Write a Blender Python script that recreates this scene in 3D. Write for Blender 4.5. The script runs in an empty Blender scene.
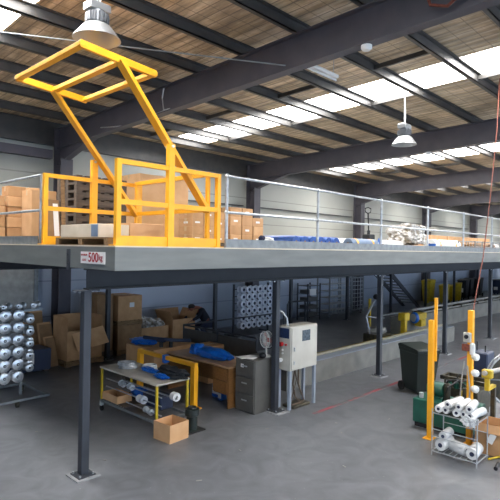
import bpy, bmesh, math, random
from mathutils import Vector, Matrix
random.seed(7)
PI = math.pi
COL = bpy.context.scene.collection
sc = bpy.context.scene

# ------------------------------------------------------------ materials
def lin(h):
    h = h.lstrip('#'); c = [int(h[i:i+2], 16)/255 for i in (0, 2, 4)]
    return [x/12.92 if x <= .04045 else ((x+.055)/1.055)**2.4 for x in c]
def mat(name, hexc, rough=.6, metal=0., hex2=None, scale=3., bump=0., bscale=40., stretch=(1, 1, 1), spec=.5, lo=.35, hi=.65, trans=0.):
    m = bpy.data.materials.new(name); m.use_nodes = True
    nt = m.node_tree; b = nt.nodes['Principled BSDF']
    b.inputs['Base Color'].default_value = (*lin(hexc), 1)
    b.inputs['Roughness'].default_value = rough; b.inputs['Metallic'].default_value = metal
    b.inputs['Specular IOR Level'].default_value = spec
    if trans: b.inputs['Transmission Weight'].default_value = trans
    tc = nt.nodes.new('ShaderNodeTexCoord'); mp = nt.nodes.new('ShaderNodeMapping')
    mp.inputs['Scale'].default_value = stretch
    nt.links.new(tc.outputs['Object'], mp.inputs['Vector'])
    if hex2:
        n = nt.nodes.new('ShaderNodeTexNoise'); n.inputs['Scale'].default_value = scale; n.inputs['Detail'].default_value = 6
        r = nt.nodes.new('ShaderNodeValToRGB')
        r.color_ramp.elements[0].position = lo; r.color_ramp.elements[1].position = hi
        r.color_ramp.elements[0].color = (*lin(hexc), 1); r.color_ramp.elements[1].color = (*lin(hex2), 1)
        nt.links.new(mp.outputs[0], n.inputs['Vector']); nt.links.new(n.outputs['Fac'], r.inputs[0])
        nt.links.new(r.outputs[0], b.inputs['Base Color'])
    if bump:
        n = nt.nodes.new('ShaderNodeTexNoise'); n.inputs['Scale'].default_value = bscale; n.inputs['Detail'].default_value = 4
        bp = nt.nodes.new('ShaderNodeBump'); bp.inputs['Strength'].default_value = bump; bp.inputs['Distance'].default_value = .02
        nt.links.new(mp.outputs[0], n.inputs['Vector']); nt.links.new(n.outputs['Fac'], bp.inputs['Height']); nt.links.new(bp.outputs[0], b.inputs['Normal'])
    return m
K = {}
K['yellow'] = mat('safety_yellow_paint', 'f4ae1c', .45, 0, 'eca41c', 6)
K['yellow_old'] = mat('worn_yellow_paint', 'a89018', .5, 0, 'c9a91a', 7)
K['steel'] = mat('dark_grey_steel_paint', '2a2d34', .5, 0, '30343b', 5)
K['beam'] = mat('dark_beam_paint', '191a1e', .6, 0, '1f2024', 5)
K['rafter'] = mat('charcoal_steel_paint', '45434b', .55, 0, '4e4b52', 3)
K['purlin'] = mat('dull_galvanised_purlin', '444343', .45, .3, '4f4d4a', 4)
K['fascia'] = mat('blue_grey_fascia_paint', '686a67', .5, .1, '747672', 4, stretch=(.4, .4, 2))
K['galv'] = mat('galvanised_tube', 'b9bdc0', .35, .5, 'a0a4a7', 14)
K['galvdull'] = mat('weathered_galvanised_steel', '74797c', .5, .4, '878b8c', 10)
K['chrome'] = mat('polished_metal', 'dcdfe2', .28, .75, 'b9bdc1', 20)
K['bobbin'] = mat('pale_bobbin', 'cfd2dc', .35, .2)
K['alu'] = mat('spun_aluminium', 'a9acad', .35, .75)
K['housing'] = mat('cast_lamp_housing', '6c6f73', .45, .6)
K['card'] = mat('brown_cardboard', 'b0855b', .85, 0, 'bf9468', 5)
K['card2'] = mat('tan_cardboard', 'cfa377', .85, 0, 'c39668', 4)
K['carddark'] = mat('dull_cardboard', '94724f', .88, 0, '846545', 5)
K['tape'] = mat('parcel_tape', 'b79a72', .3)
K['paper'] = mat('white_paper', 'dedcd8', .8)
K['whitecard'] = mat('white_corrugated_board', 'd3c6b2', .8, 0, 'c5b79f', 4)
K['wood'] = mat('raw_pallet_timber', '8a6c49', .85, 0, '6d5337', 6, stretch=(1, 6, 6))
K['wooddark'] = mat('greyed_timber', '5f5144', .85, 0, '4b4037', 5, stretch=(1, 6, 6))
K['desk'] = mat('oak_laminate', '8a5f33', .5, 0, '7a522b', 4, stretch=(1, 8, 8))
K['desktop'] = mat('worn_laminate_top', 'ad8c6c', .45, 0, '9a7a5c', 4)
K['cabinet'] = mat('grey_enamel', '55534f', .45, 0, '4c4a47', 6)
K['ivory'] = mat('ivory_enamel', 'bdbab0', .45, 0, 'b1ada3', 3)
K['greyblue'] = mat('grey_leg_paint', '8d96a3', .5)
K['navy'] = mat('navy_cloth', '20253a', .9, 0, '282f4a', 8, bump=.4)
K['blue'] = mat('royal_blue_plastic', '0a55ae', .35, 0, '1668c4', 6, bump=.5, bscale=12)
K['blackp'] = mat('black_plastic', '17181b', .5)
K['black'] = mat('soft_black_cloth', '1b1d22', .85, bump=.3)
K['binlid'] = mat('dark_green_plastic', '1c2421', .45, 0, '222b28', 4)
K['green'] = mat('machine_green_enamel', '14493d', .4, 0, '1b5648', 5)
K['white'] = mat('white_plastic', 'd9d9d6', .4)
K['film'] = mat('milky_plastic_film', 'dcdcda', .25, 0, 'bfc1c2', 9, bump=.8, bscale=14)
K['filmgrey'] = mat('crumpled_clear_film', '857a6a', .22, .1, 'd4d3d0', 7, bump=1., bscale=9)
K['red'] = mat('red_plastic', 'ac1f22', .4)
K['screen'] = mat('dark_blue_label', '1d2c4e', .35, 0, '24365c', 30)
K['screen2'] = mat('grey_display', '3b444b', .25, 0, '55606a', 26)
K['hole'] = mat('rubber_black', '0d0d0e', .7)
K['rust'] = mat('oily_machine_metal', '3c3a35', .45, .5, '55503f', 12)
K['ropered'] = mat('red_brown_rope', '7d4030', .8, 0, '5d3024', 30)
K['bluebin'] = mat('slate_blue_plastic', '28324a', .5)
K['skin'] = mat('skin', '8a5140', .6)
K['hair'] = mat('dark_hair', '221815', .8)
K['shirt'] = mat('dark_work_shirt', '171a26', .9)
K['redcloth'] = mat('red_cloth', '7c2224', .9)
K['blueroll'] = mat('blue_wrapped_fabric', '1d4f9c', .45, 0, '163f80', 8)
K['greyroll'] = mat('blue_grey_fabric_roll', '71839a', .55, 0, '62758f', 6)
K['weathered'] = mat('scuffed_grey_board', '8b8983', .5, 0, 'a19f99', 5)
K['tabletop'] = mat('pale_worn_table_top', 'a8a297', .5, 0, 'b9b3a7', 5)
K['concrete'] = mat('raw_concrete', '6a6a66', .8, 0, '7b7a75', 3, bump=.2)
K['railtop'] = mat('pale_worn_rail', '9b978a', .4, .4, 'b0aa92', 8)
K['footing'] = mat('pale_grout', '8f9092', .8, 0, '7d7e80', 12)

# ------------------------------------------------------------ mesh builder
class MB:
    def __init__(s): s.bm = bmesh.new()
    def _x(s, vs, M):
        for v in vs: v.co = M @ v.co
        return s
    def box(s, c, d, rot=None, bev=0.):
        r = bmesh.ops.create_cube(s.bm, size=1); vs = r['verts']
        M = Matrix.Translation(Vector(c)) @ ((rot.to_4x4() if rot else Matrix.Identity(4))) @ Matrix.Diagonal((*d, 1))
        s._x(vs, M)
        if bev:
            es = list({e for v in vs for e in v.link_edges})
            bmesh.ops.bevel(s.bm, geom=es, offset=bev, segments=1, affect='EDGES')
        return s
    def bb(s, x0, x1, y0, y1, z0, z1, bev=0.):
        return s.box(((x0+x1)/2, (y0+y1)/2, (z0+z1)/2), (abs(x1-x0), abs(y1-y0), abs(z1-z0)), None, bev)
    def bar(s, p0, p1, w, h=None, up=(0, 0, 1)):
        p0, p1 = Vector(p0), Vector(p1); d = p1-p0; L = d.length; z = d.normalized(); u = Vector(up)
        if abs(z.dot(u)) > .95: u = Vector((0, 1, 0))
        x = u.cross(z).normalized(); y = z.cross(x)
        R = Matrix((x, y, z)).transposed()
        return s.box((p0+p1)/2, (w, h or w, L), R)
    def cyl(s, p0, p1, r, r2=None, seg=14, caps=True):
        p0, p1 = Vector(p0), Vector(p1); d = p1-p0
        q = bmesh.ops.create_cone(s.bm, cap_ends=caps, segments=seg, radius1=r, radius2=r if r2 is None else r2, depth=d.length)
        R = d.to_track_quat('Z', 'Y').to_matrix().to_4x4()
        s._x(q['verts'], Matrix.Translation((p0+p1)/2) @ R)
        return s
    def tube(s, pts, r, seg=8):
        pts = [Vector(p) for p in pts]; rings = []
        n = len(pts); up = Vector((0, 0, 1))
        for i, p in enumerate(pts):
            t = (pts[min(i+1, n-1)]-pts[max(i-1, 0)]).normalized()
            a = up if abs(t.dot(up)) < .9 else Vector((1, 0, 0))
            x = a.cross(t).normalized(); y = t.cross(x)
            rings.append([s.bm.verts.new(p+x*math.cos(k*2*PI/seg)*r+y*math.sin(k*2*PI/seg)*r) for k in range(seg)])
        for a, b in zip(rings, rings[1:]):
            for k in range(seg): s.bm.faces.new((a[k], a[(k+1) % seg], b[(k+1) % seg], b[k]))
        s.bm.faces.new(rings[0][::-1]); s.bm.faces.new(rings[-1])
        return s
    def lathe(s, prof, c=(0, 0, 0), axis=(0, 0, 1), seg=24):
        R = Vector(axis).to_track_quat('Z', 'Y').to_matrix().to_4x4(); M = Matrix.Translation(Vector(c)) @ R
        rings = []
        for (r, z) in prof:
            rings.append([s.bm.verts.new(M @ Vector((max(r, 1e-4)*math.cos(k*2*PI/seg), max(r, 1e-4)*math.sin(k*2*PI/seg), z))) for k in range(seg)])
        for a, b in zip(rings, rings[1:]):
            for k in range(seg): s.bm.faces.new((a[k], a[(k+1) % seg], b[(k+1) % seg], b[k]))
        return s
    def prism(s, poly, axis, a, b):
        # poly: 2D outline in the two other axes, extruded along axis from a to b
        def P(u, v, w):
            return {'x': (w, u, v), 'y': (u, w, v), 'z': (u, v, w)}[axis]
        A = [s.bm.verts.new(P(u, v, a)) for u, v in poly]; B = [s.bm.verts.new(P(u, v, b)) for u, v in poly]
        n = len(poly)
        for k in range(n): s.bm.faces.new((A[k], A[(k+1) % n], B[(k+1) % n], B[k]))
        s.bm.faces.new(A[::-1]); s.bm.faces.new(B)
        return s
    def blob(s, c, d, amp=.12, seed=0, sub=4, flat=False, boxy=0.):
        from mathutils import noise
        r = bmesh.ops.create_icosphere(s.bm, subdivisions=sub, radius=1)
        for v in r['verts']:
            p = v.co.copy(); q = p*2.3+Vector((seed*7.1, seed*3.3, seed))
            k = 1+amp*(noise.noise(q)+.5*noise.noise(q*2.7))
            if boxy:
                m = max(abs(p.x), abs(p.y), abs(p.z)); p = p.lerp(p/m*.9, boxy)
            p = p*k
            if flat: p.z = max(p.z, -.55)
            v.co = Vector((c[0]+p.x*d[0]/2, c[1]+p.y*d[1]/2, c[2]+p.z*d[2]/2))
        return s
    def torus(s, c, R, r, axis=(0, 0, 1), seg=40, n=8):
        pr = [(R+r*math.cos(k*2*PI/n), r*math.sin(k*2*PI/n)) for k in range(n+1)]
        return s.lathe(pr, c, axis, seg)
    def build(s, name, m, parent=None, smooth=False, bevel=0.):
        bmesh.ops.remove_doubles(s.bm, verts=s.bm.verts, dist=1e-5)
        bmesh.ops.recalc_face_normals(s.bm, faces=s.bm.faces)
        me = bpy.data.meshes.new(name); s.bm.to_mesh(me); s.bm.free()
        o = bpy.data.objects.new(name, me); COL.objects.link(o)
        me.materials.append(K[m] if isinstance(m, str) else m)
        if smooth:
            for p in me.polygons: p.use_smooth = True
            try: me.set_sharp_from_angle(angle=math.radians(40))
            except Exception: pass
        if bevel:
            b = o.modifiers.new('bevel', 'BEVEL'); b.width = bevel; b.segments = 2; b.limit_method = 'ANGLE'
        if parent: o.parent = parent
        return o
def tag(o, label, cat, group=None):
    o['label'] = label; o['category'] = cat
    if group: o['group'] = group
    return o
def thing(name, label, cat, loc=(0, 0, 0), rz=0., group=None):
    o = bpy.data.objects.new(name, None); COL.objects.link(o); o.empty_display_size = .1
    o.location = loc; o.rotation_euler = (0, 0, rz)
    return tag(o, label, cat, group)
def struct(o): o['kind'] = 'structure'; return o
def copy_tree(o, parent=None):
    c = o.copy(); COL.objects.link(c); c.parent = parent
    for ch in list(o.children): copy_tree(ch, c)
    return c
def dup(o, loc, rz=None, label=None, group=None):
    c = copy_tree(o); c.location = loc
    if rz is not None: c.rotation_euler = (0, 0, rz)
    if label: c['label'] = label
    if group: c['group'] = group
    return c
def text(s, size, m, parent, loc, rot, name='lettering'):
    cu = bpy.data.curves.new(name, 'FONT'); cu.body = s; cu.size = size; cu.align_x = 'CENTER'; cu.align_y = 'CENTER'; cu.extrude = .0008; cu.offset = size*.02
    t = bpy.data.objects.new(name, cu); COL.objects.link(t)
    me = bpy.data.meshes.new_from_object(t.evaluated_get(bpy.context.evaluated_depsgraph_get()))
    bpy.data.objects.remove(t); bpy.data.curves.remove(cu)
    o = bpy.data.objects.new(name, me); COL.objects.link(o); me.materials.clear(); me.materials.append(K[m])
    o.parent = parent; o.location = loc; o.rotation_euler = rot
    return o

# ------------------------------------------------------------ camera
EYE = 2.8
cam = bpy.data.cameras.new('camera'); co = bpy.data.objects.new('camera', cam); COL.objects.link(co)
cam.sensor_width = 36; cam.lens = 506.2/500*36; cam.shift_y = -1.87/500; cam.clip_end = 300; cam.clip_start = .05
co.matrix_world = Matrix.Translation((0, 0, EYE)) @ Matrix.Rotation(math.radians(43.68-90), 4, 'Z') @ Matrix.Rotation(PI/2, 4, 'X') @ Matrix.Rotation(math.radians(.975), 4, 'Z')
sc.camera = co

# ------------------------------------------------------------ the building
YW = 12.85                       # inner face of the long wall
X0, X1, Y0 = -9., 48., -9.
SL = .035
def ztop(y): return 5.8+SL*(12.7-y)      # top of rafters
def zsheet(y): return ztop(y)+.17         # underside of roof sheeting

def floor_mat():
    m = bpy.data.materials.new('worn_polished_concrete'); m.use_nodes = True; nt = m.node_tree; b = nt.nodes['Principled BSDF']
    tc = nt.nodes.new('ShaderNodeTexCoord')
    def noise(s, d=8, dist=0.):
        n = nt.nodes.new('ShaderNodeTexNoise'); n.inputs['Scale'].default_value = s; n.inputs['Detail'].default_value = d; n.inputs['Distortion'].default_value = dist
        nt.links.new(tc.outputs['Object'], n.inputs['Vector']); return n.outputs['Fac']
    def ramp(f, a, b_, ca, cb):
        r = nt.nodes.new('ShaderNodeValToRGB'); r.color_ramp.elements[0].position = a; r.color_ramp.elements[1].position = b_
        r.color_ramp.elements[0].color = (*lin(ca), 1); r.color_ramp.elements[1].color = (*lin(cb), 1); nt.links.new(f, r.inputs[0]); return r.outputs[0]
    def mix(t, f, a, b_):
        x = nt.nodes.new('ShaderNodeMixRGB'); x.blend_type = t
        if isinstance(f, float): x.inputs[0].default_value = f
        else: nt.links.new(f, x.inputs[0])
        nt.links.new(a, x.inputs[1])
        if isinstance(b_, str): x.inputs[2].default_value = (*lin(b_), 1)
        else: nt.links.new(b_, x.inputs[2])
        return x.outputs[0]
    big = ramp(noise(.35, 9, .8), .30, .72, '484a4e', '74767b')
    mid = ramp(noise(2.2, 8, 1.5), .3, .7, '56585c', '808287')
    c = mix('MIX', .45, big, mid)
    sp = nt.nodes.new('ShaderNodeTexNoise'); sp.inputs['Scale'].default_value = 26; sp.inputs['Detail'].default_value = 2
    nt.links.new(tc.outputs['Object'], sp.inputs['Vector'])
    spk = ramp(sp.outputs['Fac'], .70, .76, '000000', 'bbbbbb')
    c = mix('MIX', spk, c, '9c9a98')
    nt.links.new(c, b.inputs['Base Color'])
    rr = nt.nodes.new('ShaderNodeMapRange'); rr.inputs['To Min'].default_value = .30; rr.inputs['To Max'].default_value = .44
    nt.links.new(noise(1.1, 7, .5), rr.inputs['Value']); nt.links.new(rr.outputs[0], b.inputs['Roughness'])
    b.inputs['Specular IOR Level'].default_value = .45
    bp = nt.nodes.new('ShaderNodeBump'); bp.inputs['Strength'].default_value = .06; nt.links.new(noise(5.), bp.inputs['Height']); nt.links.new(bp.outputs[0], b.inputs['Normal'])
    return m
struct(MB().bb(X0, X1, Y0, YW+.2, -.2, 0).build('floor', floor_mat()))

def ceil_mat():
    m = bpy.data.materials.new('foil_backed_roof_sheet'); m.use_nodes = True; nt = m.node_tree; b = nt.nodes['Principled BSDF']
    tc = nt.nodes.new('ShaderNodeTexCoord'); sx = nt.nodes.new('ShaderNodeSeparateXYZ'); nt.links.new(tc.outputs['Object'], sx.inputs[0])
    def math_(op, a, v=None, bb=None):
        n = nt.nodes.new('ShaderNodeMath'); n.operation = op
        nt.links.new(a, n.inputs[0])
        if bb is not None: nt.links.new(bb, n.inputs[1])
        elif v is not None: n.inputs[1].default_value = v
        return n.outputs[0]
    def grid(axis, period, width):
        f = math_('FRACT', math_('MULTIPLY', sx.outputs[axis], 1/period))
        return math_('LESS_THAN', f, width/period)
    mp = nt.nodes.new('ShaderNodeMapping'); mp.inputs['Scale'].default_value = (4.5, .5, 1); nt.links.new(tc.outputs['Object'], mp.inputs['Vector'])
    n = nt.nodes.new('ShaderNodeTexNoise'); n.inputs['Scale'].default_value = 1.6; n.inputs['Detail'].default_value = 9; n.inputs['Roughness'].default_value = .7; nt.links.new(mp.outputs[0], n.inputs['Vector'])
    r = nt.nodes.new('ShaderNodeValToRGB'); e = r.color_ramp.elements
    e[0].position = .30; e[0].color = (*lin('6b6256'), 1); e[1].position = .68; e[1].color = (*lin('f3dec0'), 1)
    x = e.new(.5); x.color = (*lin('c2ab89'), 1)
    nt.links.new(n.outputs['Fac'], r.inputs[0])
    seam = math_('MAXIMUM', grid('X', .19, .022), None, grid('Y', .30, .014))
    mx = nt.nodes.new('ShaderNodeMixRGB'); mx.inputs[2].default_value = (*lin('5a4a3a'), 1)
    nt.links.new(math_('MULTIPLY', seam, .68), mx.inputs[0]); nt.links.new(r.outputs[0], mx.inputs[1])
    n2 = nt.nodes.new('ShaderNodeTexNoise'); n2.inputs['Scale'].default_value = .9; n2.inputs['Detail'].default_value = 7; n2.inputs['Roughness'].default_value = .65; nt.links.new(tc.outputs['Object'], n2.inputs['Vector'])
    r2 = nt.nodes.new('ShaderNodeValToRGB'); r2.color_ramp.elements[0].position = .42; r2.color_ramp.elements[1].position = .60
    r2.color_ramp.elements[0].color = (.0, .0, .0, 1); r2.color_ramp.elements[1].color = (.42, .42, .42, 1); nt.links.new(n2.outputs['Fac'], r2.inputs[0])
    mz = nt.nodes.new('ShaderNodeMixRGB'); mz.inputs[2].default_value = (*lin('5a5148'), 1)
    nt.links.new(r2.outputs[0], mz.inputs[0]); nt.links.new(mx.outputs[0], mz.inputs[1])
    nt.links.new(mz.outputs[0], b.inputs['Base Color']); b.inputs['Roughness'].default_value = .45
    fx = math_('FRACT', math_('MULTIPLY', sx.outputs['X'], 1/.19)); tri = math_('ABSOLUTE', math_('SUBTRACT', fx, .5))
    bp = nt.nodes.new('ShaderNodeBump'); bp.inputs['Strength'].default_value = .5; bp.inputs['Distance'].default_value = .04
    nt.links.new(tri, bp.inputs['Height']); nt.links.new(bp.outputs[0], b.inputs['Normal'])
    return m
SKY = [(2.0, 3.0), (9.15, 10.3), (16.75, 18.05), (24.3, 25.4), (31.6, 32.6), (38.8, 39.8)]
def slab(mb, x0, x1, y0, y1, t=.04, dz=0):
    mb.prism([(y0, zsheet(y0)+dz), (y1, zsheet(y1)+dz), (y1, zsheet(y1)+t+dz), (y0, zsheet(y0)+t+dz)], 'x', x0, x1)
mb = MB(); xs = X0
for a, b in SKY: slab(mb, xs, a, Y0, YW+.3); slab(mb, a, b, 11.7, YW+.3); xs = b
slab(mb, xs, X1, Y0, YW+.3)
struct(mb.build('ceiling', ceil_mat()))
def sky_mat():
    m = bpy.data.materials.new('translucent_skylight_sheet'); m.use_nodes = True; nt = m.node_tree; nt.nodes.clear()
    o = nt.nodes.new('ShaderNodeOutputMaterial'); e = nt.nodes.new('ShaderNodeEmission'); t = nt.nodes.new('ShaderNodeBsdfTranslucent'); a = nt.nodes.new('ShaderNodeAddShader')
    e.inputs['Color'].default_value = (1, .965, .92, 1); e.inputs['Strength'].default_value = SKYLIGHT
    t.inputs['Color'].default_value = (.8, .8, .8, 1)
    nt.links.new(e.outputs[0], a.inputs[0]); nt.links.new(t.outputs[0], a.inputs[1]); nt.links.new(a.outputs[0], o.inputs[0]); return m
SKYLIGHT = 10.5
skm = sky_mat()
for i, (a, b) in enumerate(SKY):
    mb = MB(); slab(mb, a, b, Y0, 11.7, .03, .005)
    struct(mb.build('window_%d' % (i+1), skm))

PURL = [2.50+1.165*k for k in range(-9, 10)]
for y in PURL:
    mb = MB(); z = ztop(y)
    if y > 12.6: continue
    mb.bb(X0, X1, y-.008, y+.008, z+.003, z+.167)
    mb.bb(X0, X1, y-.008, y+.07, z+.003, z+.02); mb.bb(X0, X1, y-.07, y+.008, z+.152, z+.167)
    struct(mb.build('roof_purlin', 'purlin'))
for i, x in enumerate((-1.2, 6.07, 13.2, 20.3, 27.4, 34.5, 41.6)):
    ya, yb = Y0, 12.66
    hd = .52 if x < 8 else .56
    def seg(lo, hi, w, mb):   # strip of the I-section between heights (relative to the rafter top)
        def lowz(y, h):
            hh = h
            return ztop(y)-hh
        mb.prism([(ya, ztop(ya)-hi), (yb, ztop(yb)-hi), (yb, ztop(yb)-lo), (ya, ztop(ya)-lo)], 'x', x-w/2, x+w/2)
    mb = MB(); seg(0, .02, .18, mb); seg(.02, hd-.02, .012, mb); seg(hd-.02, hd, .18, mb)
    # haunch at the wall
    mb.prism([(10.9, ztop(10.9)-hd), (yb, ztop(yb)-hd-.42), (yb, ztop(yb)-hd-.4), (yb, ztop(yb)-hd), ], 'x', x-.006, x+.006)
    mb.prism([(10.9, ztop(10.9)-hd), (yb, ztop(yb)-hd-.42), (yb, ztop(yb)-hd-.40), (10.9, ztop(10.9)-hd+.02)], 'x', x-.09, x+.09)
    struct(mb.build('roof_rafter', 'rafter'))
    mb = MB(); mb.bb(x-.16, x+.16, 12.28, 12.30, 0, ztop(12.3)-hd-.3); mb.bb(x-.006, x+.006, 12.3, 12.66, 0, ztop(12.6)-hd-.3); mb.bb(x-.16, x+.16, 12.66, 12.68, 0, ztop(12.6)-.02)
    struct(mb.build('wall_column', 'rafter'))

def wall_mat():
    m = bpy.data.materials.new('pale_ribbed_cladding'); m.use_nodes = True; nt = m.node_tree; b = nt.nodes['Principled BSDF']
    tc = nt.nodes.new('ShaderNodeTexCoord'); sx = nt.nodes.new('ShaderNodeSeparateXYZ'); nt.links.new(tc.outputs['Object'], sx.inputs[0])
    mu = nt.nodes.new('ShaderNodeMath'); mu.operation = 'MULTIPLY'; mu.inputs[1].default_value = 1/.92; nt.links.new(sx.outputs['Z'], mu.inputs[0])
    fr = nt.nodes.new('ShaderNodeMath'); fr.operation = 'FRACT'; nt.links.new(mu.outputs[0], fr.inputs[0])
    lt = nt.nodes.new('ShaderNodeMath'); lt.operation = 'LESS_THAN'; lt.inputs[1].default_value = .035; nt.links.new(fr.outputs[0], lt.inputs[0])
    n = nt.nodes.new('ShaderNodeTexNoise'); n.inputs['Scale'].default_value = .6; n.inputs['Detail'].default_value = 6; nt.links.new(tc.outputs['Object'], n.inputs['Vector'])
    r = nt.nodes.new('ShaderNodeValToRGB'); r.color_ramp.elements[0].position = .3; r.color_ramp.elements[1].position = .7
    r.color_ramp.elements[0].color = (*lin('a1a29a'), 1); r.color_ramp.elements[1].color = (*lin('adaea6'), 1); nt.links.new(n.outputs['Fac'], r.inputs[0])
    mx = nt.nodes.new('ShaderNodeMixRGB'); mx.inputs[2].default_value = (*lin('898a84'), 1); nt.links.new(lt.outputs[0], mx.inputs[0]); nt.links.new(r.outputs[0], mx.inputs[1])
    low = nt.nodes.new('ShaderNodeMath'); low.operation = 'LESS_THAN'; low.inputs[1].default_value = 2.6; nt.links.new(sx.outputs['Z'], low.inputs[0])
    cool_shade = nt.nodes.new('ShaderNodeMixRGB'); cool_shade.blend_type = 'MULTIPLY'; cool_shade.inputs[2].default_value = (.80, .92, 1.28, 1)  # cool blue of the shade under the deck, tinted into the cladding colour
    nt.links.new(low.outputs[0], cool_shade.inputs[0]); nt.links.new(mx.outputs[0], cool_shade.inputs[1])
    nt.links.new(cool_shade.outputs[0], b.inputs['Base Color']); b.inputs['Roughness'].default_value = .55
    return m
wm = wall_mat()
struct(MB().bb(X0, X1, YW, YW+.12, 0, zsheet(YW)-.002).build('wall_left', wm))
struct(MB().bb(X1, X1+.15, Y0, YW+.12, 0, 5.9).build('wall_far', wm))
# unseen near side and left end: roller door openings sized for the daylight fill
mb = MB()
mb.bb(X0, X1, Y0-.15, Y0, 4.6, zsheet(Y0)-.02)
for a, b in ((-9, -3), (2.5, 3.5), (14, 15), (26, 28), (42, 48)): mb.bb(a, b, Y0-.15, Y0, 0, 4.6)
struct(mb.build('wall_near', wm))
mb = MB(); mb.bb(X0-.15, X0, Y0, YW+.12, 4.6, 6.0)
for a, b in ((-9, -1), (5, 12.97)): mb.bb(X0-.15, X0, a, b, 0, 4.6)
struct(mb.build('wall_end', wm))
struct(MB().bb(X0, X1, 12.70, 12.84, 5.36, 5.95).build('eave_beam', 'purlin'))
struct(MB().bb(X0, 5.8, 12.5, 12.69, 4.98, 5.2).build('wall_girt', 'rafter'))
for z in (4.3,): 
    for x0, x1 in ((6.2, 12.95), (13.35, 20.1), (20.5, 27.2), (27.6, 34.3)):
        struct(MB().bb(x0, x1, 12.72, 12.84, z, z+.03).build('wall_girt', 'purlin'))
d = MB().bb(4.2, 5.5, YW-.05, YW-.002, .0, 2.25).build('door_1', 'weathered'); struct(d)
MB().bb(4.1, 4.2, YW-.09, YW-.002, 0, 2.35).bb(5.5, 5.6, YW-.09, YW-.002, 0, 2.35).bb(4.1, 5.6, YW-.09, YW-.002, 2.25, 2.35).build('door_frame', 'galvdull', d)
# roof bridging straps between purlins
for (x, i0) in ((8.3, 0), (10.2, 1), (15.3, 0), (18.9, 1), (22.7, 0)):
    for k in range(i0, 9, 2):
        ya, yb = PURL[k+8], PURL[k+9]
        if yb > 12.6: continue
        struct(MB().bar((x, ya+.01, ztop(ya)+.09), (x, yb-.01, ztop(yb)+.09), .05, .08).build('roof_bridging', 'purlin'))

# ------------------------------------------------------------ roof-hung things
def high_bay(label, x, y, zrim, s=1.0):
    t = thing('high_bay_lamp', label, 'lamp', (x, y, zrim), 0, 'high bay lamps hung from the roof')
    MB().lathe([(.29*s, 0), (.285*s, .012), (.17*s, .155), (.12*s, .185), (.115*s, .182), (.165*s, .150), (.272*s, .012), (.29*s, 0)], seg=36).build('lamp_shade', 'alu', t, True)
    MB().lathe([(.001, .16), (.10, .165), (.10, .18), (.001, .185)], seg=20).build('lens', 'white', t, True)
    mb = MB().lathe([(.001, .19), (.125, .19), (.125, .30), (.10, .31), (.10, .34), (.001, .34)], seg=20)
    for k in range(20):
        a = k*2*PI/20; mb.bar((.13*math.cos(a), .13*math.sin(a), .2), (.13*math.cos(a), .13*math.sin(a), .3), .012, .03)
    mb.build('housing', 'housing', t)
    mb = MB().bb(-.14, .14, -.09, .09, .33, .43, .01); mb.build('ballast_box', 'alu', t)
    py = min(PURL, key=lambda q: abs(q-y))
    top = zsheet(y)-zrim
    MB().cyl((0, 0, .43), (0, 0, top), .012).build('hanging_rod', 'galv', t)
    MB().tube([(.03, 0, .43), (.05, 0, .43+(top-.43)*.3), (.02, .01, .43+(top-.43)*.6), (.03, 0, top)], .008).build('power_cord', 'white', t, True)
    return t
high_bay('large aluminium high bay lamp above the raised yellow gate frame', 3.12, 5.6, 5.29, .98)
high_bay('small aluminium high bay lamp on a long rod above the right-hand guard rail', 9.88, 5.02, 5.02, .88)
t = thing('batten_light', 'white tubular batten light fixed under a purlin at the top of the photo', 'light', (6.9, 5.08, 5.78))
MB().bb(-.55, .55, -.05, .05, .02, .08, .01).build('casing', 'white', t)
MB().cyl((-.53, 0, -.01), (.53, 0, -.01), .018).build('light_tube', 'white', t)
MB().cyl((-.45, 0, .08), (-.45, 0, .5), .006).cyl((.45, 0, .08), (.45, 0, .5), .006).build('hanger', 'galv', t)
t = thing('roof_sensor', 'round white sensor under the big nearest roof beam', 'sensor', (6.07, 3.66, ztop(3.66)-.52))
MB().lathe([(.001, -.07), (.05, -.07), (.075, -.04), (.075, 0), (.001, 0)]).build('cover', 'white', t, True)
t = thing('roof_sensor', 'small round sensor under the second roof beam', 'sensor', (13.2, 6.0, ztop(6.0)-.56))
MB().lathe([(.001, -.07), (.05, -.07), (.075, -.04), (.075, 0), (.001, 0)]).build('cover', 'white', t, True)
CAB = [(.8, 9.1, 5.93), (5.98, 5.02, 5.62)]
tag(MB().tube(CAB, .011).build('steel_cable', 'galvdull', None, True), 'thin tensioned steel cable crossing above the raised yellow frame', 'cable')
pts = [(5.87, 8.7+.05*math.sin(k), ztop(8.7)-.02-.6*k/8) for k in range(9)]
tag(MB().tube([(6.04, 8.2, ztop(8.2)+.0), (6.04, 8.25, ztop(8.2)-.2), (6.04, 8.2, ztop(8.2)-.45), (6.04, 8.0, ztop(8.2)-.46), (6.04, 9.6, ztop(9.6)-.5), (6.04, 10.6, ztop(10.6)-.35)], .014).build('electric_cable', 'galv', None, True), 'pale cable looped over the web of the nearest roof beam', 'cable')
tag(MB().tube([(5.99, 2.9, ztop(2.9)+.1), (5.97, 2.8, ztop(2.9)-.1), (5.93, 2.7, ztop(2.9)-.35), (5.95, 2.5, ztop(2.9)-.42), (5.97, 2.1, ztop(2.2)-.2), (5.99, 1.9, ztop(2)+.1)], .02).tube([(5.99, 2.7, ztop(2.9)+.1), (5.96, 2.6, ztop(2.9)-.2), (5.95, 2.4, ztop(2.9)-.36), (5.97, 2.0, ztop(2.2)-.3), (5.99, 1.7, ztop(2)+.05)], .016).build('cable_bundle', 'ropered', None, True), 'red brown cable bundle draped on the nearest roof beam at the top edge', 'cable')

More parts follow.
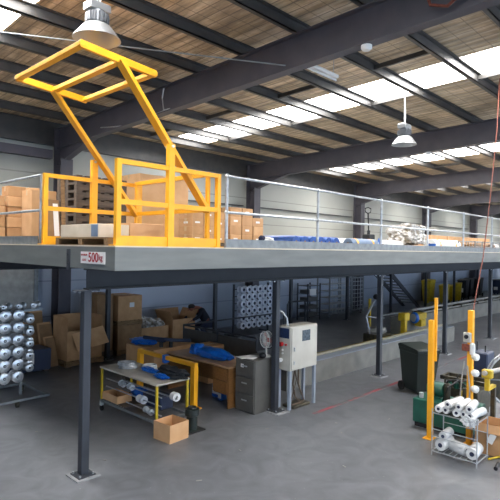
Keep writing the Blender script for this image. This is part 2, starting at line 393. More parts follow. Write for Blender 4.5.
# ------------------------------------------------------------ mezzanine
DX, DY, DZ = 3.06, 5.0, 2.79
t = thing('mezzanine_platform', 'long raised steel platform with a blue grey fascia carrying cartons and rolls', 'platform', (DX, DY, 0))
L = 37.; W = YW-DY-.6
MB().bb(.01, L, .01, W, DZ-.03, DZ).build('deck_board', 'weathered', t)
MB().bb(0, L, -.02, .0, DZ-.27, DZ-.004).bb(0, L, 0, .07, DZ-.27, DZ-.25).build('fascia', 'fascia', t)
MB().bb(-.02, 0, -.02, W, DZ-.27, DZ-.004).bb(0, .07, 0, W, DZ-.27, DZ-.25).build('fascia', 'fascia', t)
MB().bb(-.022, L, -.022, .03, DZ-.004, DZ+.012).bb(-.022, .03, .03, W, DZ-.004, DZ+.012).build('edge_strip', 'whitecard', t)
MB().bb(1.72, L, .02, .03, DZ+.012, DZ+.13).build('toe_board', 'galvdull', t)
MB().bb(.02, .03, 2.06, W, DZ+.012, DZ+.13).build('toe_board', 'galvdull', t)
for yy in (.68, 6.1):
    MB().bb(.02, L, yy-.075, yy+.075, DZ-.53, DZ-.51).bb(.02, L, yy-.005, yy+.005, DZ-.51, DZ-.29).bb(.02, L, yy-.075, yy+.075, DZ-.29, DZ-.27).build('main_beam', 'beam', t)
for k in range(37):
    MB().bb(.3+k*1.0, .36+k*1.0, .02, W, DZ-.268, DZ-.03).build('joist', 'beam', t)
MB().bb(-.03, -.02, 1.02, 1.10, DZ-.3, DZ-.04).cyl((-.03, 1.06, DZ-.1), (-.045, 1.06, DZ-.1), .012).cyl((-.03, 1.06, DZ-.22), (-.045, 1.06, DZ-.22), .012).build('fixing_bracket', 'steel', t)

POSTX = [3.08+3.545*k for k in range(8)]
lab1 = ['near dark steel post standing alone at the front left corner under the platform', 'dark steel post between the grey filing cabinet and the ivory control box',
        'dark steel post standing in front of the low concrete wall', 'dark steel post just right of the front yellow bollard post', 'dark steel post near the right edge of the photo behind the rope',
        'dark steel post beyond the right edge', 'dark steel post beyond the right edge further on', 'dark steel post beyond the right edge furthest']
def post(x, y, label, w=.1, foot=.3, head=True, off=0.):
    t = thing('steel_post', label, 'post', (x, y, 0), 0, 'steel posts holding up the platform')
    zt = DZ-.53
    MB().bb(-w/2, w/2, -w/2, w/2, .03, zt-.012, .006).build('shaft', 'steel', t)
    MB().bb(-.11, .11, -.11+off*.4, .11+off*.4, .018, .03).build('base_plate', 'steel', t)
    MB().bb(-foot/2, foot/2, -foot/2+off, foot/2+off, 0, .018).build('grout_pad', 'footing', t)
    if head:
        MB().bb(-.14, .14, -.075, .075, zt-.012, zt).build('head_plate', 'steel', t)
        for a in (-.11, .11):
            for b in (-.05, .05): MB().cyl((a, b, zt-.03), (a, b, zt-.012), .014, seg=6).build('head_bolt', 'chrome', t)
        for a in (-.085, .085):
            for b in (-.085, .085): MB().cyl((a, b+off*.4, .03), (a, b+off*.4, .05), .012, seg=6).build('anchor_bolt', 'galv', t)
for i, (x, l) in enumerate(list(zip(POSTX, lab1))[:5]): post(x, 5.68, l, off=-.065 if i == 1 else 0.)
lab2 = ['dark steel post beside the two tall stacks of kraft cartons', 'dark steel post rising behind the empty guard rail corner', 'dark steel post behind the ivory control box at the rear',
        'dark steel post in front of the wire mesh rack', 'dark steel post at the foot of the stairs', 'dark steel post beside the first yellow bins', 'dark steel post between the yellow bins and the black bins', 'dark steel post right of the black bins']
for k, l in enumerate(lab2): post(3.05+3.557*(k+1), 11.1, l, .1, .24)

t = thing('load_sign', 'small white sign with red lettering giving a 500 kg load on the platform fascia', 'sign', (DX-.022, 5.46, DZ-.13))
MB().bb(-.006, 0, -.28, .28, -.075, .065).build('sign_plate', 'paper', t)
R = (PI/2, 0, -PI/2)
text('500', .155, 'red', t, (-.0075, -.02, -.005), R)
text('kg', .10, 'red', t, (-.0075, -.185, -.0), R)
text('MAXIMUM', .032, 'red', t, (-.0075, .195, .025), R)
text('LOAD', .036, 'red', t, (-.0075, .195, -.035), R)

# galvanised guard rails
def ball_post(mb, x, y, h): pass
t = thing('guard_rail', 'long galvanised two-rail guard rail with ball joints along the platform front edge', 'railing', (0, DY+.07, DZ))
RX = [4.83+2.12*k for k in range(16)]
for x in RX:
    p = MB().cyl((x, 0, .012), (x, 0, 1.0), .022).build('post', 'galv', t, True)
    MB().lathe([(.001, -.035), (.025, -.025), (.036, 0), (.025, .025), (.001, .035)], (x, 0, 1.0), seg=12).build('ball_joint', 'galv', p, True)
    MB().lathe([(.001, -.035), (.025, -.025), (.036, 0), (.025, .025), (.001, .035)], (x, 0, .5), seg=12).build('ball_joint', 'galv', p, True)
    MB().bb(x-.05, x+.05, -.03, .05, .012, .022).build('foot_plate', 'galv', p)
MB().cyl((RX[0], 0, 1.0), (RX[-1], 0, 1.0), .019).build('top_rail', 'galv', t, True)
MB().cyl((RX[0], 0, .5), (RX[-1], 0, .5), .019).build('middle_rail', 'galv', t, True)
t = thing('guard_rail', 'short galvanised guard rail left of the yellow gate in front of cartons', 'railing', (DX+.09, 0, DZ))
for y in (7.13, 9.2, 11.2):
    p = MB().cyl((0, y, .012), (0, y, 1.0), .022).build('post', 'galv', t, True)
MB().cyl((0, 7.13, 1.0), (0, 11.2, 1.0), .019).build('top_rail', 'galv', t, True)
MB().cyl((0, 7.13, .5), (0, 11.2, .5), .019).build('middle_rail', 'galv', t, True)

# yellow pallet gate: fixed side frames and a pivoting frame swung up overhead
GX0, GX1, GA, GB = 3.13, 4.68, DY+.09, 6.96
t = thing('pallet_gate', 'yellow steel pallet gate with its front frame swung up overhead', 'gate', (0, 0, DZ))
for y, lbl in ((GA, 'right'), (GB, 'left')):
    sgn = 1 if y == GA else -1
    f = MB().bb(GX0-.03, GX0+.03, y-.03, y+.03, .012, 1.01).bb(GX1-.03, GX1+.03, y-.03, y+.03, .012, 1.01)\
        .bb(GX0+.03, GX1-.03, y-.025, y+.025, .955, 1.01).bb(GX0+.03, GX1-.03, y-.025, y+.025, .49, .55).bb(GX0+.03, GX1-.03, y-.012, y+.012, .012, .13).build('side_frame', 'yellow', t)
    MB().bb(GX0-.07, GX0+.07, y-.06, y+.06, .0125, .024).build('foot_plate', 'yellow', f)
    MB().bb(GX1-.07, GX1+.07, y-.06, y+.06, .0125, .024).build('foot_plate', 'yellow', f)
    px = 3.87
    MB().bb(px-.045, px+.045, y-.035+sgn*.0, y+.035, .012, 1.29).build('pivot_post', 'yellow', t)
    MB().cyl((px, y-.05, 1.26), (px, y+.09 if sgn > 0 else y+.05, 1.26), .018).build('pivot_pin', 'chrome', t, True)
ia, ib = GA+.085, GB-.085
g = MB()
F = [(2.71, 5.0), (3.19, 4.95), (3.65, 4.92)]          # x, z of the frame's outer rail, middle bar and inner rail
def fr(x, z): return (x, z-DZ)
for (x, z) in F:
    w = .075
    g.bar((x, ia-.03, z-DZ), (x, ib+.03, z-DZ), .085, .05)
for y in (ia, ib): g.bar((F[0][0]-.03, y, F[0][1]-DZ), (F[2][0]+.03, y, F[2][1]-DZ), .05, .085)
g.build('raised_frame', 'yellow', t, bevel=.004)
for y in (ia, ib):
    MB().bar((3.17, y, 4.96-DZ), (4.57, y, 3.28-DZ), .05, .125, up=(0, 1, 0)).build('swing_arm', 'yellow', t, bevel=.004)
MB().bar((4.57, ia-.03, .52), (4.57, ib+.03, .52), .05, .06).bar((4.57, ia-.03, 1.0), (4.57, ib+.03, 1.0), .05, .06)\
    .bar((4.57, ia, .06), (4.57, ia, 1.0), .05).bar((4.57, ib, .06), (4.57, ib, 1.0), .05).build('inner_gate', 'yellow', t, bevel=.004)

# ------------------------------------------------------------ cartons and pallets
def carton(loc, size, label, rz=0., m='card', group='closed cartons', labelpaper=False, tape=True, name='carton'):
    t = thing(name, label, 'box', loc, rz, group)
    x, y, z = size
    MB().bb(-x/2, x/2, -y/2, y/2, 0, z, .006).build('box_body', m, t)
    if tape:
        MB().bb(-x/2-.002, x/2+.002, -.03, .03, z-.001, z+.002).bb(-x/2-.003, -x/2, -.03, .03, z-.09, z+.002).bb(x/2, x/2+.003, -.03, .03, z-.09, z+.002).build('tape', 'tape', t)
    if labelpaper:
        MB().bb(-x/2-.003, -x/2, -.07, .05, z*.35, z*.6).build('paper_label', 'paper', t)
        MB().bb(-.07, .05, -y/2-.003, -y/2, z*.4, z*.62).build('paper_label', 'paper', t)
    return t
def open_carton(loc, size, label, rz=0., m='card', flaps=(1, 1, 1, 1), ang=(.5, .9, .6, 1.0), fl=.5, group=None):
    t = thing('open_carton', label, 'box', loc, rz, group)
    x, y, z = size; w = .008
    MB().bb(-x/2, x/2, -y/2, y/2, 0, w).bb(-x/2, -x/2+w, -y/2, y/2, w, z).bb(x/2-w, x/2, -y/2, y/2, w, z).bb(-x/2+w, x/2-w, -y/2, -y/2+w, w, z).bb(-x/2+w, x/2-w, y/2-w, y/2, w, z).build('box_body', m, t)
    dirs = [(-1, 0), (1, 0), (0, -1), (0, 1)]
    for i, (a, b) in enumerate(dirs):
        if not flaps[i]: continue
        ln = (x if a else y)*fl; th = ang[i]    # th: angle from vertical, outward
        ox, oz = math.sin(th)*ln, math.cos(th)*ln
        p0 = Vector((a*x/2, b*y/2, z)); p1 = p0+Vector((a*ox, b*ox, oz))
        wid = (y if a else x)
        up = Vector((0, 0, 1)) if abs(th-PI/2) < .8 else Vector((a, b, 0))
        side = Vector((b, a, 0))
        nrm = (p1-p0).normalized().cross(side)
        q = MB(); s_ = side*wid/2*.98; n_ = nrm*.003
        vs = [q.bm.verts.new(v) for v in (p0-s_-n_, p0+s_-n_, p1+s_-n_, p1-s_-n_, p0-s_+n_, p0+s_+n_, p1+s_+n_, p1-s_+n_)]
        for f in ((0, 1, 2, 3), (4, 5, 6, 7), (0, 1, 5, 4), (1, 2, 6, 5), (2, 3, 7, 6), (3, 0, 4, 7)): q.bm.faces.new([vs[k] for k in f])
        q.build('flap', m, t)
    return t
def pallet(loc, size, label, rz=0., m='wood', h=.13, group=None):
    t = thing('wooden_pallet', label, 'pallet', loc, rz, group)
    x, y = size; mb = MB()
    n = 6
    for k in range(n): a = -x/2+(x-.1)*k/(n-1); mb.bb(a, a+.1, -y/2, y/2, h-.02, h)
    mb.build('top_boards', m, t)
    for k in range(3): a = -y/2+(y-.09)*k/2; MB().bb(-x/2, x/2, a, a+.09, .018, h-.02).build('bearer', m, t)
    mb = MB()
    for k in range(3): a = -x/2+(x-.12)*k/2; mb.bb(a, a+.12, -y/2, y/2, 0, .018)
    mb.build('bottom_boards', m, t)
    return t
Z = DZ+.0005
# cartons at the back left of the platform
pallet((3.72, 9.72, Z), (1.15, 1.0), 'wooden pallet under the cartons at the far left of the platform', m='wooddark', h=.12)
zz = Z+.1205; cs = .23
GRP = 'cartons stacked at the far left of the platform'
rows = 0
for k in range(5):
    for i in range(3):
        for j in range(3):
            if k == 4 and (i == 0 or j != 0): continue
            carton((3.30+i*.36+random.uniform(-.008, .008), 9.42+j*.305+random.uniform(-.02, .01), zz+k*.1855), (.33-.02*((i+k) % 2), .29, .18),
                   'small brown carton in the low stack at the far left of the platform', 0, 'card' if (i+k) % 2 else 'card2', GRP, tape=True, labelpaper=((i+2*k) % 4 == 0))
pallet((3.93, 8.98, Z), (.46, .46), 'wooden pallet under the tall single carton behind the left guard rail', m='wooddark', h=.10)
c = carton((3.93, 8.98, Z+.1005), (.44, .42, .86), 'tall tan carton with dark printing on its side behind the left guard rail', 0, 'card2', None)
mb = MB()
for k in range(7): mb.bb(-.07+.01*k, -.06+.012*k, -.2125, -.21, .24+.03*k, .262+.03*k)
for k in range(6): mb.bb(-.06+.02*(k % 2), .03-.015*(k % 3), -.2125, -.21, .22+.045*k, .235+.045*k)
mb.build('printed_marks', 'blackp', c)
# stacked dark crates / pallets behind the gate
for k in range(9):
    l = 'grey timber pallet in the tall pallet stack behind the left half of the yellow gate'
    pallet((4.53, 8.2, Z+k*.1305), (.95, .7), l, m='wooddark', h=.13, group='pallets in the tall stack behind the gate')
t = thing('leaning_board', 'narrow timber board standing against the tall pallet stack', 'board', (3.78, 7.70, Z))
MB().bar((0, 0, .0), (.0, .10, 1.12), .06, .02, up=(0, 1, 0)).build('plank', 'wood', t)
t = thing('plywood_sheet', 'brown board with a white paper label leaning beside the tall pallet stack', 'board', (3.62, 7.70, Z))
MB().bar((0, 0, 0), (.0, .12, .72), .22, .02, up=(0, 1, 0)).build('panel', 'carddark', t)
MB().bar((.04, -.005, .15), (.04, .078, .66), .08, .006, up=(0, 1, 0)).build('paper_label', 'paper', t)
# inside the gate bay
pallet((3.78, 6.05, Z), (1.2, 1.35), 'wooden pallet loaded with flat cartons inside the yellow gate', h=.11)
c = carton((3.43, 6.15, Z+.111), (.44, 1.0, .17), 'low white carton with blue label on the pallet inside the gate', 0, 'whitecard', None, tape=False)
MB().bb(-.2225, -.22, -.49, -.33, .01, .16).build('blue_label', 'greyroll', c)
carton((4.01, 6.15, Z+.111), (.70, 1.0, .20), 'long tan carton right of the white carton inside the gate', 0, 'card2', None)
# tall kraft packages behind the gate
pallet((6.70, 9.4, Z), (1.35, .8), 'wooden pallet under the tall kraft package behind the yellow gate', m='wooddark', h=.12)
carton((6.70, 9.4, Z+.1205), (1.32, .8, 1.42), 'very tall kraft board package standing behind the yellow gate', 0, 'card2', None)
# brown cartons stack right of gate
pallet((7.86, 8.05, Z), (1.12, 1.0), 'wooden pallet under the neat carton block right of the gate', m='wooddark', h=.1)
rb = random.Random(5)
for k in range(4):
    for i in range(3):
        for j in range(2):
            if k == 3 and (i == 2 or j == 1): continue
            carton((7.52+i*.345, 7.82+j*.46, Z+.1005+k*.1905), (.33, .44, .19), 'brown carton with a white label in the neat block right of the gate', rb.uniform(-.03, .03), 'card' if (i*3+k*2) % 4 else 'card2', 'cartons in the block right of the gate', labelpaper=(j == 0 and (i+k) % 2 == 0), tape=True)
pallet((6.45, 7.6, Z), (.86, .8), 'wooden pallet under the small carton pile behind the right end of the gate', m='wooddark', h=.1)
for k in range(4):
    for i in range(3):
        carton((6.17+i*.28, 7.45, Z+.1005+k*.1505), (.27, .4, .15), 'small carton with a white label in the pile behind the right end of the gate', 0, 'card', 'small cartons behind the right end of the gate', labelpaper=(i+k) % 2 == 0)
t = thing('plastic_bag', 'white plastic bag sitting on the platform right of the carton block', 'bag', (7.55, 6.75, Z))
MB().blob((0, 0, .125), (.36, .3, .23), .25, 3, flat=False).build('bag_body', 'film', t, True)
MB().blob((-.17, -.02, .20), (.13, .13, .12), .3, 8).build('bag_neck', 'navy', t, True)

# fabric rolls
def roll(loc, r, ln, rz, label, m, group=None, core=True, wrap=None, name='fabric_roll'):
    t = thing(name, label, 'roll', (loc[0], loc[1], loc[2]+r+(.004 if wrap else 0)), rz, group)
    MB().lathe([(r*.3, -ln/2-.001), (r*.93, -ln/2), (r, -ln/2+.012), (r, ln/2-.012), (r*.93, ln/2), (r*.3, ln/2+.001), (r*.3, -ln/2-.001)], (0, 0, 0), (1, 0, 0), 20).build('wound_sheet', m, t, True)
    if core: MB().lathe([(r*.3, -ln/2-.004), (r*.2, -ln/2-.004), (r*.2, ln/2+.004), (r*.3, ln/2+.004), (r*.3, -ln/2-.004)], (0, 0, 0), (1, 0, 0), 14).build('core_tube', 'carddark', t, True)
    if wrap:
        for a in (-.3, .3): MB().lathe([(r+.002, a*ln-.03), (r+.004, a*ln-.03), (r+.004, a*ln+.03), (r+.002, a*ln+.03)], (0, 0, 0), (1, 0, 0), 20).build('strap', wrap, t, True)
    return t
for k in range(6):
    roll((7.95+k*.285, 6.75, Z), .14, .85, PI/2+.03, 'dark blue roll end on in the row right of the white bag', 'blueroll', 'dark blue rolls lying side by side on the platform')
roll((9.62, 5.85, Z), .125, 1.05, 0, 'blue grey roll with two yellow straps in front of the other blue rolls', 'greyroll', wrap='yellow')
roll((10.55, 7.15, Z), .15, 1.25, .0, 'blue roll lying behind the pale roll left of the pallet jack', 'blueroll')
roll((10.55, 6.75, Z), .14, 1.15, .0, 'long pale roll left of the pallet jack', 'white')
roll((10.4, 6.35, Z), .11, .8, .0, 'thin blue grey roll in front of the long pale roll', 'greyroll')
t = thing('wheel_spool', 'blue round spool standing on edge right of the pallet jack', 'spool', (10.72, 6.02, Z+.15))
MB().lathe([(.04, -.03), (.15, -.03), (.15, -.02), (.10, -.02), (.10, .02), (.15, .02), (.15, .03), (.04, .03), (.04, -.03)], (0, 0, 0), (.6, -.8, 0), 24).build('flange', 'blue', t, True)
MB().lathe([(.001, -.035), (.055, -.035), (.055, .035), (.001, .035)], (0, 0, 0), (.6, -.8, 0), 16).build('hub', 'white', t, True)
roll((11.45, 6.12, Z), .13, .8, .0, 'short white roll between the blue spool and the film wrapped pallet', 'white')
# pallet jack
t = thing('pallet_jack', 'dark hand pallet jack with upright looped handle on the platform', 'pallet jack', (11.62, 6.85, Z), 1.4)
MB().bb(-.12, .12, -.12, .12, .16, .42, .02).cyl((0, 0, .4), (0, 0, .52), .04).build('pump_body', 'blackp', t)
MB().tube([(0, 0, .5), (.02, 0, .8), (.03, 0, .98)], .018).tube([(.03, 0, .96), (.03, -.1, 1.0), (.03, -.11, 1.09), (.03, 0, 1.12), (.03, .11, 1.09), (.03, .1, 1.0), (.03, 0, .96)], .014).build('handle', 'blackp', t, True)
for s in (-1, 1):
    MB().bb(.1, 1.1, s*.18-.07, s*.18+.07, .07, .12).build('fork', 'rust', t)
    MB().cyl((.98, s*.18-.03, .035), (.98, s*.18+.03, .035), .035).build('load_roller', 'hole', t, True)
    MB().cyl((0, s*.06-.025, .08), (0, s*.06+.025, .08), .08).build('steer_wheel', 'hole', t, True)
# film wrapped pallet
pallet((12.92, 6.45, Z), (1.3, .95), 'wooden pallet under the crumpled film wrapped load', h=.1)
t = thing('wrapped_load', 'lumpy load of parts wrapped in crumpled clear film on a pallet', 'wrapped load', (12.92, 6.45, Z+.17))
MB().blob((0, 0, .27), (1.05, .8, .56), .16, 5, sub=5, flat=False, boxy=.85).build('film_wrap', 'filmgrey', t, False)
for i, (a, b, c_) in enumerate(((-.22, -.1, .47), (.15, .05, .50), (.3, -.2, .46))): MB().blob((a, b, c_), (.4, .36, .2), .35, i+20).build('film_fold', 'filmgrey', t)
t = thing('blue_drum', 'small blue tub standing right of the film wrapped pallet', 'tub', (13.75, 6.1, Z))
MB().lathe([(.001, 0), (.09, 0), (.11, .22), (.001, .22)]).build('tub_body', 'blue', t, True)
roll((15.1, 6.35, Z), .18, 1.9, 0, 'fat white roll with yellow strap right of the film wrapped pallet', 'white', wrap='yellow')
# wire crates further on
def wire_crate(x, y, label, d=.62):
    t = thing('wire_crate', label, 'crate', (x, y, Z), 0, 'wire crates on the platform')
    mb = MB()
    for sx in (0, d):
        for sy in (0, .5): mb.bar((sx, sy, 0), (sx, sy, .34), .025)
    mb.build('corner_posts', 'galvdull', t)
    mb = MB()
    for z in (.02, .17, .33):
        mb.bar((0, 0, z), (d, 0, z), .014); mb.bar((0, .5, z), (d, .5, z), .014); mb.bar((0, 0, z), (0, .5, z), .014); mb.bar((d, 0, z), (d, .5, z), .014)
    for k in range(1, 6): mb.bar((d*k/6, 0, .02), (d*k/6, 0, .33), .008); mb.bar((0, .5*k/6, .02), (0, .5*k/6, .33), .008)
    mb.build('wire_sides', 'galv', t)
    MB().blob((d/2, .25, .14), (d*.85, .42, .26), .3, x, boxy=.5).build('contents', 'carddark', t)
for i, l in enumerate(('first wire crate past the fat white roll', 'second wire crate past the fat white roll', 'third wire crate past the fat white roll')):
    wire_crate(15.9+i*.8, 5.7, l)
roll((18.9, 6.3, Z), .15, 1.6, 0, 'white roll beyond the wire crates on the platform', 'white')
roll((21.0, 6.2, Z), .15, 1.6, 0, 'pale roll furthest right on the platform', 'greyroll')
for k in range(5):
    carton((17.6+k*1.62, 8.6, Z), (1.55, .7, .62), 'long low tan crate in the row at the far end of the platform', 0, 'card2', 'long tan crates at the far end of the platform', tape=False)
t = thing('roof_fan', 'small pale unit on the column at the far end above the platform', 'fixture', (27.4, 12.0, 4.0))
MB().bb(-.25, .25, -.1, .27, -.12, .12, .02).build('casing', 'ivory', t)

# ------------------------------------------------------------ hanging rope and bollards on the right
ROPE = [(10.65, 3.40, 6.25), (10.1, 3.254, 5.108), (9.4, 3.126, 3.724), (8.7, 2.987, 2.703), (8.1, 2.876, 2.133), (7.54, 2.76, 1.64)]
tag(MB().tube(ROPE, .009).build('hanging_cord', 'ropered', None, True), 'red brown cord slanting down from the roof to the yellow post switch', 'cord')
def bollard(x, y, h, label, rod):
    t = thing('bollard_post', label, 'post', (x, y, 0))
    MB().bb(-.037, .037, -.037, .037, .01, h, .005).build('shaft', 'yellow', t)
    MB().bb(-.10, .10, -.07, .07, 0, .01).build('base_plate', 'yellow', t)
    if rod: MB().bb(.037, .07, -.06, -.02, 1.15, 2.10).build('extension_bar', 'yellow', t)
    return t
bollard(7.39, 3.26, 1.77, 'yellow square post with taller side bar in front of the wheelie bin', True)
bp = bollard(7.57, 2.75, 1.95, 'yellow square post carrying the switch box at the right', False)
t = thing('switch_box', 'small grey switch box with black knob on the right yellow post', 'switch', (7.522, 2.78, 1.56))
MB().bb(-.04, .0, -.06, .05, -.07, .07, .008).build('case', 'ivory', t)
MB().cyl((-.04, 0, .01), (-.06, 0, .01), .03).build('knob', 'blackp', t, True)
t = thing('stop_button', 'red and white push button unit under the switch box', 'switch', (7.522, 2.78, 1.41))
MB().bb(-.035, 0, -.035, .07, -.05, .05, .006).build('case', 'ropered', t)
MB().bb(-.05, .0, -.12, -.045, -.10, .08, .02).build('side_cover', 'white', t)
for z in (1.29, 1.06, .83):
    MB().lathe([(.001, -.05), (.035, -.05), (.05, -.02), (.05, .03), (.03, .05), (.001, .05)], (-.06, -.09, z), (-.5, -.8, 0), 16).build('white_cap', 'white', bp, True)
    MB().bar((-.06, -.09, z), (-.01, -.03, z), .02).build('cap_stub', 'galv', bp)
t = thing('air_hose', 'pale hose hanging in a loop from the right yellow post', 'hose', (7.58, 2.79, 0))
MB().tube([(-.06, .03, 1.2), (-.08, .06, .9), (-.08, .08, .55), (-.09, .02, .45), (-.08, -.06, .55), (-.08, -.06, .85), (-.07, -.02, 1.15)], .011).build('hose_loop', 'weathered', t, True)

# wheelie bins
def wheelie(loc, rz, label, m, s=1., lid=None, group=None, detail=True):
    t = thing('wheelie_bin', label, 'bin', loc, rz, group)
    lid = lid or m
    def ring(w, d, z, dy=0): return [(-w/2, -d/2+dy, z), (w/2, -d/2+dy, z), (w/2, d/2+dy, z), (-w/2, d/2+dy, z)]
    q = MB(); R = [ring(.44*s, .50*s, .06*s, .02), ring(.46*s, .54*s, .16*s, .02), ring(.56*s, .68*s, .90*s), ring(.58*s, .72*s, .91*s), ring(.58*s, .72*s, .97*s)]
    V = [[q.bm.verts.new(p) for p in r] for r in R]
    for a, b in zip(V, V[1:]):
        for k in range(4): q.bm.faces.new((a[k], a[(k+1) % 4], b[(k+1) % 4], b[k]))
    q.bm.faces.new(V[0][::-1]); q.bm.faces.new(V[-1])
    q.build('bin_body', m, t, bevel=.012*s)
    q = MB(); q.prism([(-.38*s, .972*s), (.37*s, .975*s), (.37*s, 1.03*s), (.30*s, 1.06*s), (-.30*s, 1.01*s), (-.38*s, .985*s)], 'x', -.30*s, .30*s); q.build('lid', lid, t, bevel=.01*s)
    MB().cyl((-.22*s, .40*s, 1.0*s), (.22*s, .40*s, 1.0*s), .018*s).bb(-.2*s, -.16*s, .34*s, .41*s, .97*s, 1.02*s).bb(.16*s, .2*s, .34*s, .41*s, .97*s, 1.02*s).build('handle', m, t)
    for sx in (-1, 1):
        w = MB().cyl((sx*.24*s, .27*s, .10*s), (sx*.29*s, .27*s, .10*s), .10*s, seg=20).build('wheel', 'hole', t, True)
    MB().cyl((-.25*s, .27*s, .10*s), (.25*s, .27*s, .10*s), .014*s).build('axle', 'galv', t, True)
    for sx in (-.15, .05): MB().bb(sx*s, (sx+.1)*s, -.28*s, -.22*s, 0, .07*s).build('front_foot', m, t)
    return t
wheelie((9.64, 4.50, 0), -.5, 'large dark green wheelie bin standing behind the front yellow post', 'binlid', .89)
for i, (x, y, s, l) in enumerate(((26.7, 12.0, 1.2, 'tall yellow bin nearest the stairs, tallest of the yellow bins'), (27.0, 11.25, .98, 'yellow bin in front of the tallest yellow bin'), (28.1, 11.4, .9, 'yellow bin third from the stairs'), (29.1, 11.35, .98, 'yellow bin nearest the black bins'))):
    wheelie((x, y, 0), -PI/2+.1*i, l, 'yellow_old', s, None, 'yellow wheelie bins by the back wall').scale = (.75, .75, 1)
for i, (x, y) in enumerate(((30.6, 11.6), (31.9, 11.8), (33.2, 11.7))):
    b = wheelie((x, y, 0), -PI/2, ('black bin nearest the yellow bins', 'middle black bin by the back wall', 'black bin furthest from the yellow bins')[i], 'blackp', 1.12, None, 'black wheelie bins by the back wall'); b.scale = (.8, .7, 1)
    if i < 2: MB().bb(-.12, .12, -.42, -.39, .4, .65).build('white_label', 'paper', b)
b = wheelie((36.0, 11.4, 0), -PI/2, 'slate blue bin right of the black bins', 'bluebin', .95)
MB().bb(-.12, .12, -.37, -.34, .3, .5).build('white_label', 'paper', b)
wheelie((38.0, 11.2, 0), -PI/2, 'yellow bin alone at the right edge by the back wall', 'yellow_old', 1.2)

# ------------------------------------------------------------ far machine line and low concrete walls
struct(MB().bb(7.7, 15.95, 6.3, 6.42, 0, .44).bb(7.7, 15.95, 6.42, 6.85, 0, .44).build('trim_1', 'concrete'))
struct(MB().bb(15.6, 40, 7.85, 8.3, 0, .58).build('trim_2', 'concrete'))
struct(MB().bb(7.7, 15.95, 6.32, 6.58, .44, .455).build('trim_3', 'greyblue'))
t = thing('track_rail', 'pale flat guide rail running along the top of the low concrete wall', 'rail', (0, 0, .44))
MB().bb(7.75, 15.9, 6.62, 6.68, 0, .05).bb(7.75, 15.9, 6.58, 6.72, 0, .01).build('rail_bar', 'railtop', t)
MB().bb(7.75, 15.9, 6.77, 6.79, 0, .02).build('yellow_edge', 'yellow_old', t)
t = thing('pipe_rack', 'long row of pale pipes running on brackets along the far low wall', 'pipes', (0, 8.05, .58))
for (dy, z, r) in ((0, .16, .045), (.12, .10, .03), (-.13, .05, .03)): MB().cyl((16.6, dy, z), (34, dy, z), r).build('pipe', 'weathered', t, True)
for k in range(10): MB().bb(17+k*1.8, 17.08+k*1.8, -.18, .18, 0, .13).build('bracket', 'rust', t)
t = thing('winding_machine', 'yellow winding head with a blue and white wheel at the start of the pipes', 'machine', (16.05, 7.72, -.07))
MB().bb(-.1, .6, -.2, .15, .585, .78, .01).bb(.1, .45, -.24, .0, .35, .585, .01).build('bracket_body', 'yellow_old', t)
MB().lathe([(.001, -.05), (.17, -.05), (.19, 0), (.17, .05), (.001, .05)], (-.15, -.12, .66), (.9, -.4, 0), 24).build('wheel_rim', 'blue', t, True)
MB().lathe([(.001, -.07), (.13, -.07), (.13, .07), (.001, .07)], (-.15, -.12, .66), (.9, -.4, 0), 20).build('wheel_hub', 'white', t, True)
MB().cyl((-.1, -.12, .66), (.4, -.08, .66), .05).build('shaft', 'rust', t, True)
# swing arm machine on the slab
t = thing('strapping_machine', 'low grey machine with a raised silver arm and black knob', 'machine', (13.0, 7.35, 0))
MB().bb(-.25, .42, -.25, .3, .0, .42, .02).build('machine_base', 'rust', t)
MB().blob((.1, .05, .50), (.6, .45, .22), .1, 4, boxy=.4).build('cover', 'weathered', t, True)
MB().bar((-.2, .1, .42), (-.34, .15, .92), .035).bar((-.34, .15, .92), (.42, .3, 1.36), .045).build('arm', 'galv', t)
MB().blob((.42, .28, 1.42), (.17, .17, .17), .05, 2, sub=3).build('knob', 'blackp', t, True)
MB().tube([(-.34, .15, .92), (.6, .1, .80), (1.6, .75, .72), (3.0, .8, .70)], .018).build('link_rod', 'galv', t, True)
t = thing('yellow_stand', 'yellow stand with a wide head behind the low concrete wall', 'stand', (14.35, 7.2, 0))
MB().bb(-.07, .07, -.07, .07, 0, .72).bb(-.2, .2, -.2, .2, 0, .02).build('column', 'yellow_old', t)
MB().bb(-.16, .16, -.12, .12, .68, .92, .02).build('head', 'yellow_old', t)
t = thing('yellow_pole', 'slim yellow pole left of the wide headed yellow stand', 'pole', (14.4, 8.4, 0))
MB().bb(-.035, .035, -.035, .035, 0, 1.25).bb(-.1, .1, -.1, .1, 0, .015).build('shaft', 'yellow_old', t)

# mesh racks
def mesh_rack(x, y, w, h, label, nx=7, nz=8, fill=True):
    t = thing('mesh_rack', label, 'rack', (x, y, 0))
    mb = MB()
    for a in (0, w):
        for b in (0, .6): mb.bb(a-.025, a+.025, b-.025, b+.025, .02, h)
    for z in (.2, h-.02):
        for b in (0, .6): mb.bb(0, w, b-.02, b+.02, z-.02, z+.02)
        for a in (0, w): mb.bb(a-.02, a+.02, 0, .6, z-.02, z+.02)
    mb.build('frame', 'galvdull', t)
    mb = MB()
    for k in range(1, nx): mb.bar((w*k/nx, 0, .2), (w*k/nx, 0, h), .018)
    for k in range(1, nz): mb.bar((0, 0, .2+(h-.2)*k/nz), (w, 0, .2+(h-.2)*k/nz), .018)
    mb.build('wire_mesh', 'galv', t)
    mb = MB()
    for a in (.08, w-.08): mb.cyl((a, .05, .03), (a, .09, .03), .03)
    mb.build('castors', 'hole', t)
    if fill:
        mb = MB()
        for k in range(5): mb.bb(.05, w-.05, .12, .55, .28+k*.27, .30+k*.27)
        mb.build('shelves', 'weathered', t)
    return t
mesh_rack(17.0, 11.75, 1.55, 1.66, 'tall galvanised wire mesh rack by the rear wall')
mesh_rack(18.9, 11.9, .9, 1.6, 'narrow wire mesh rack right of the wide mesh rack', 4, 8, False)
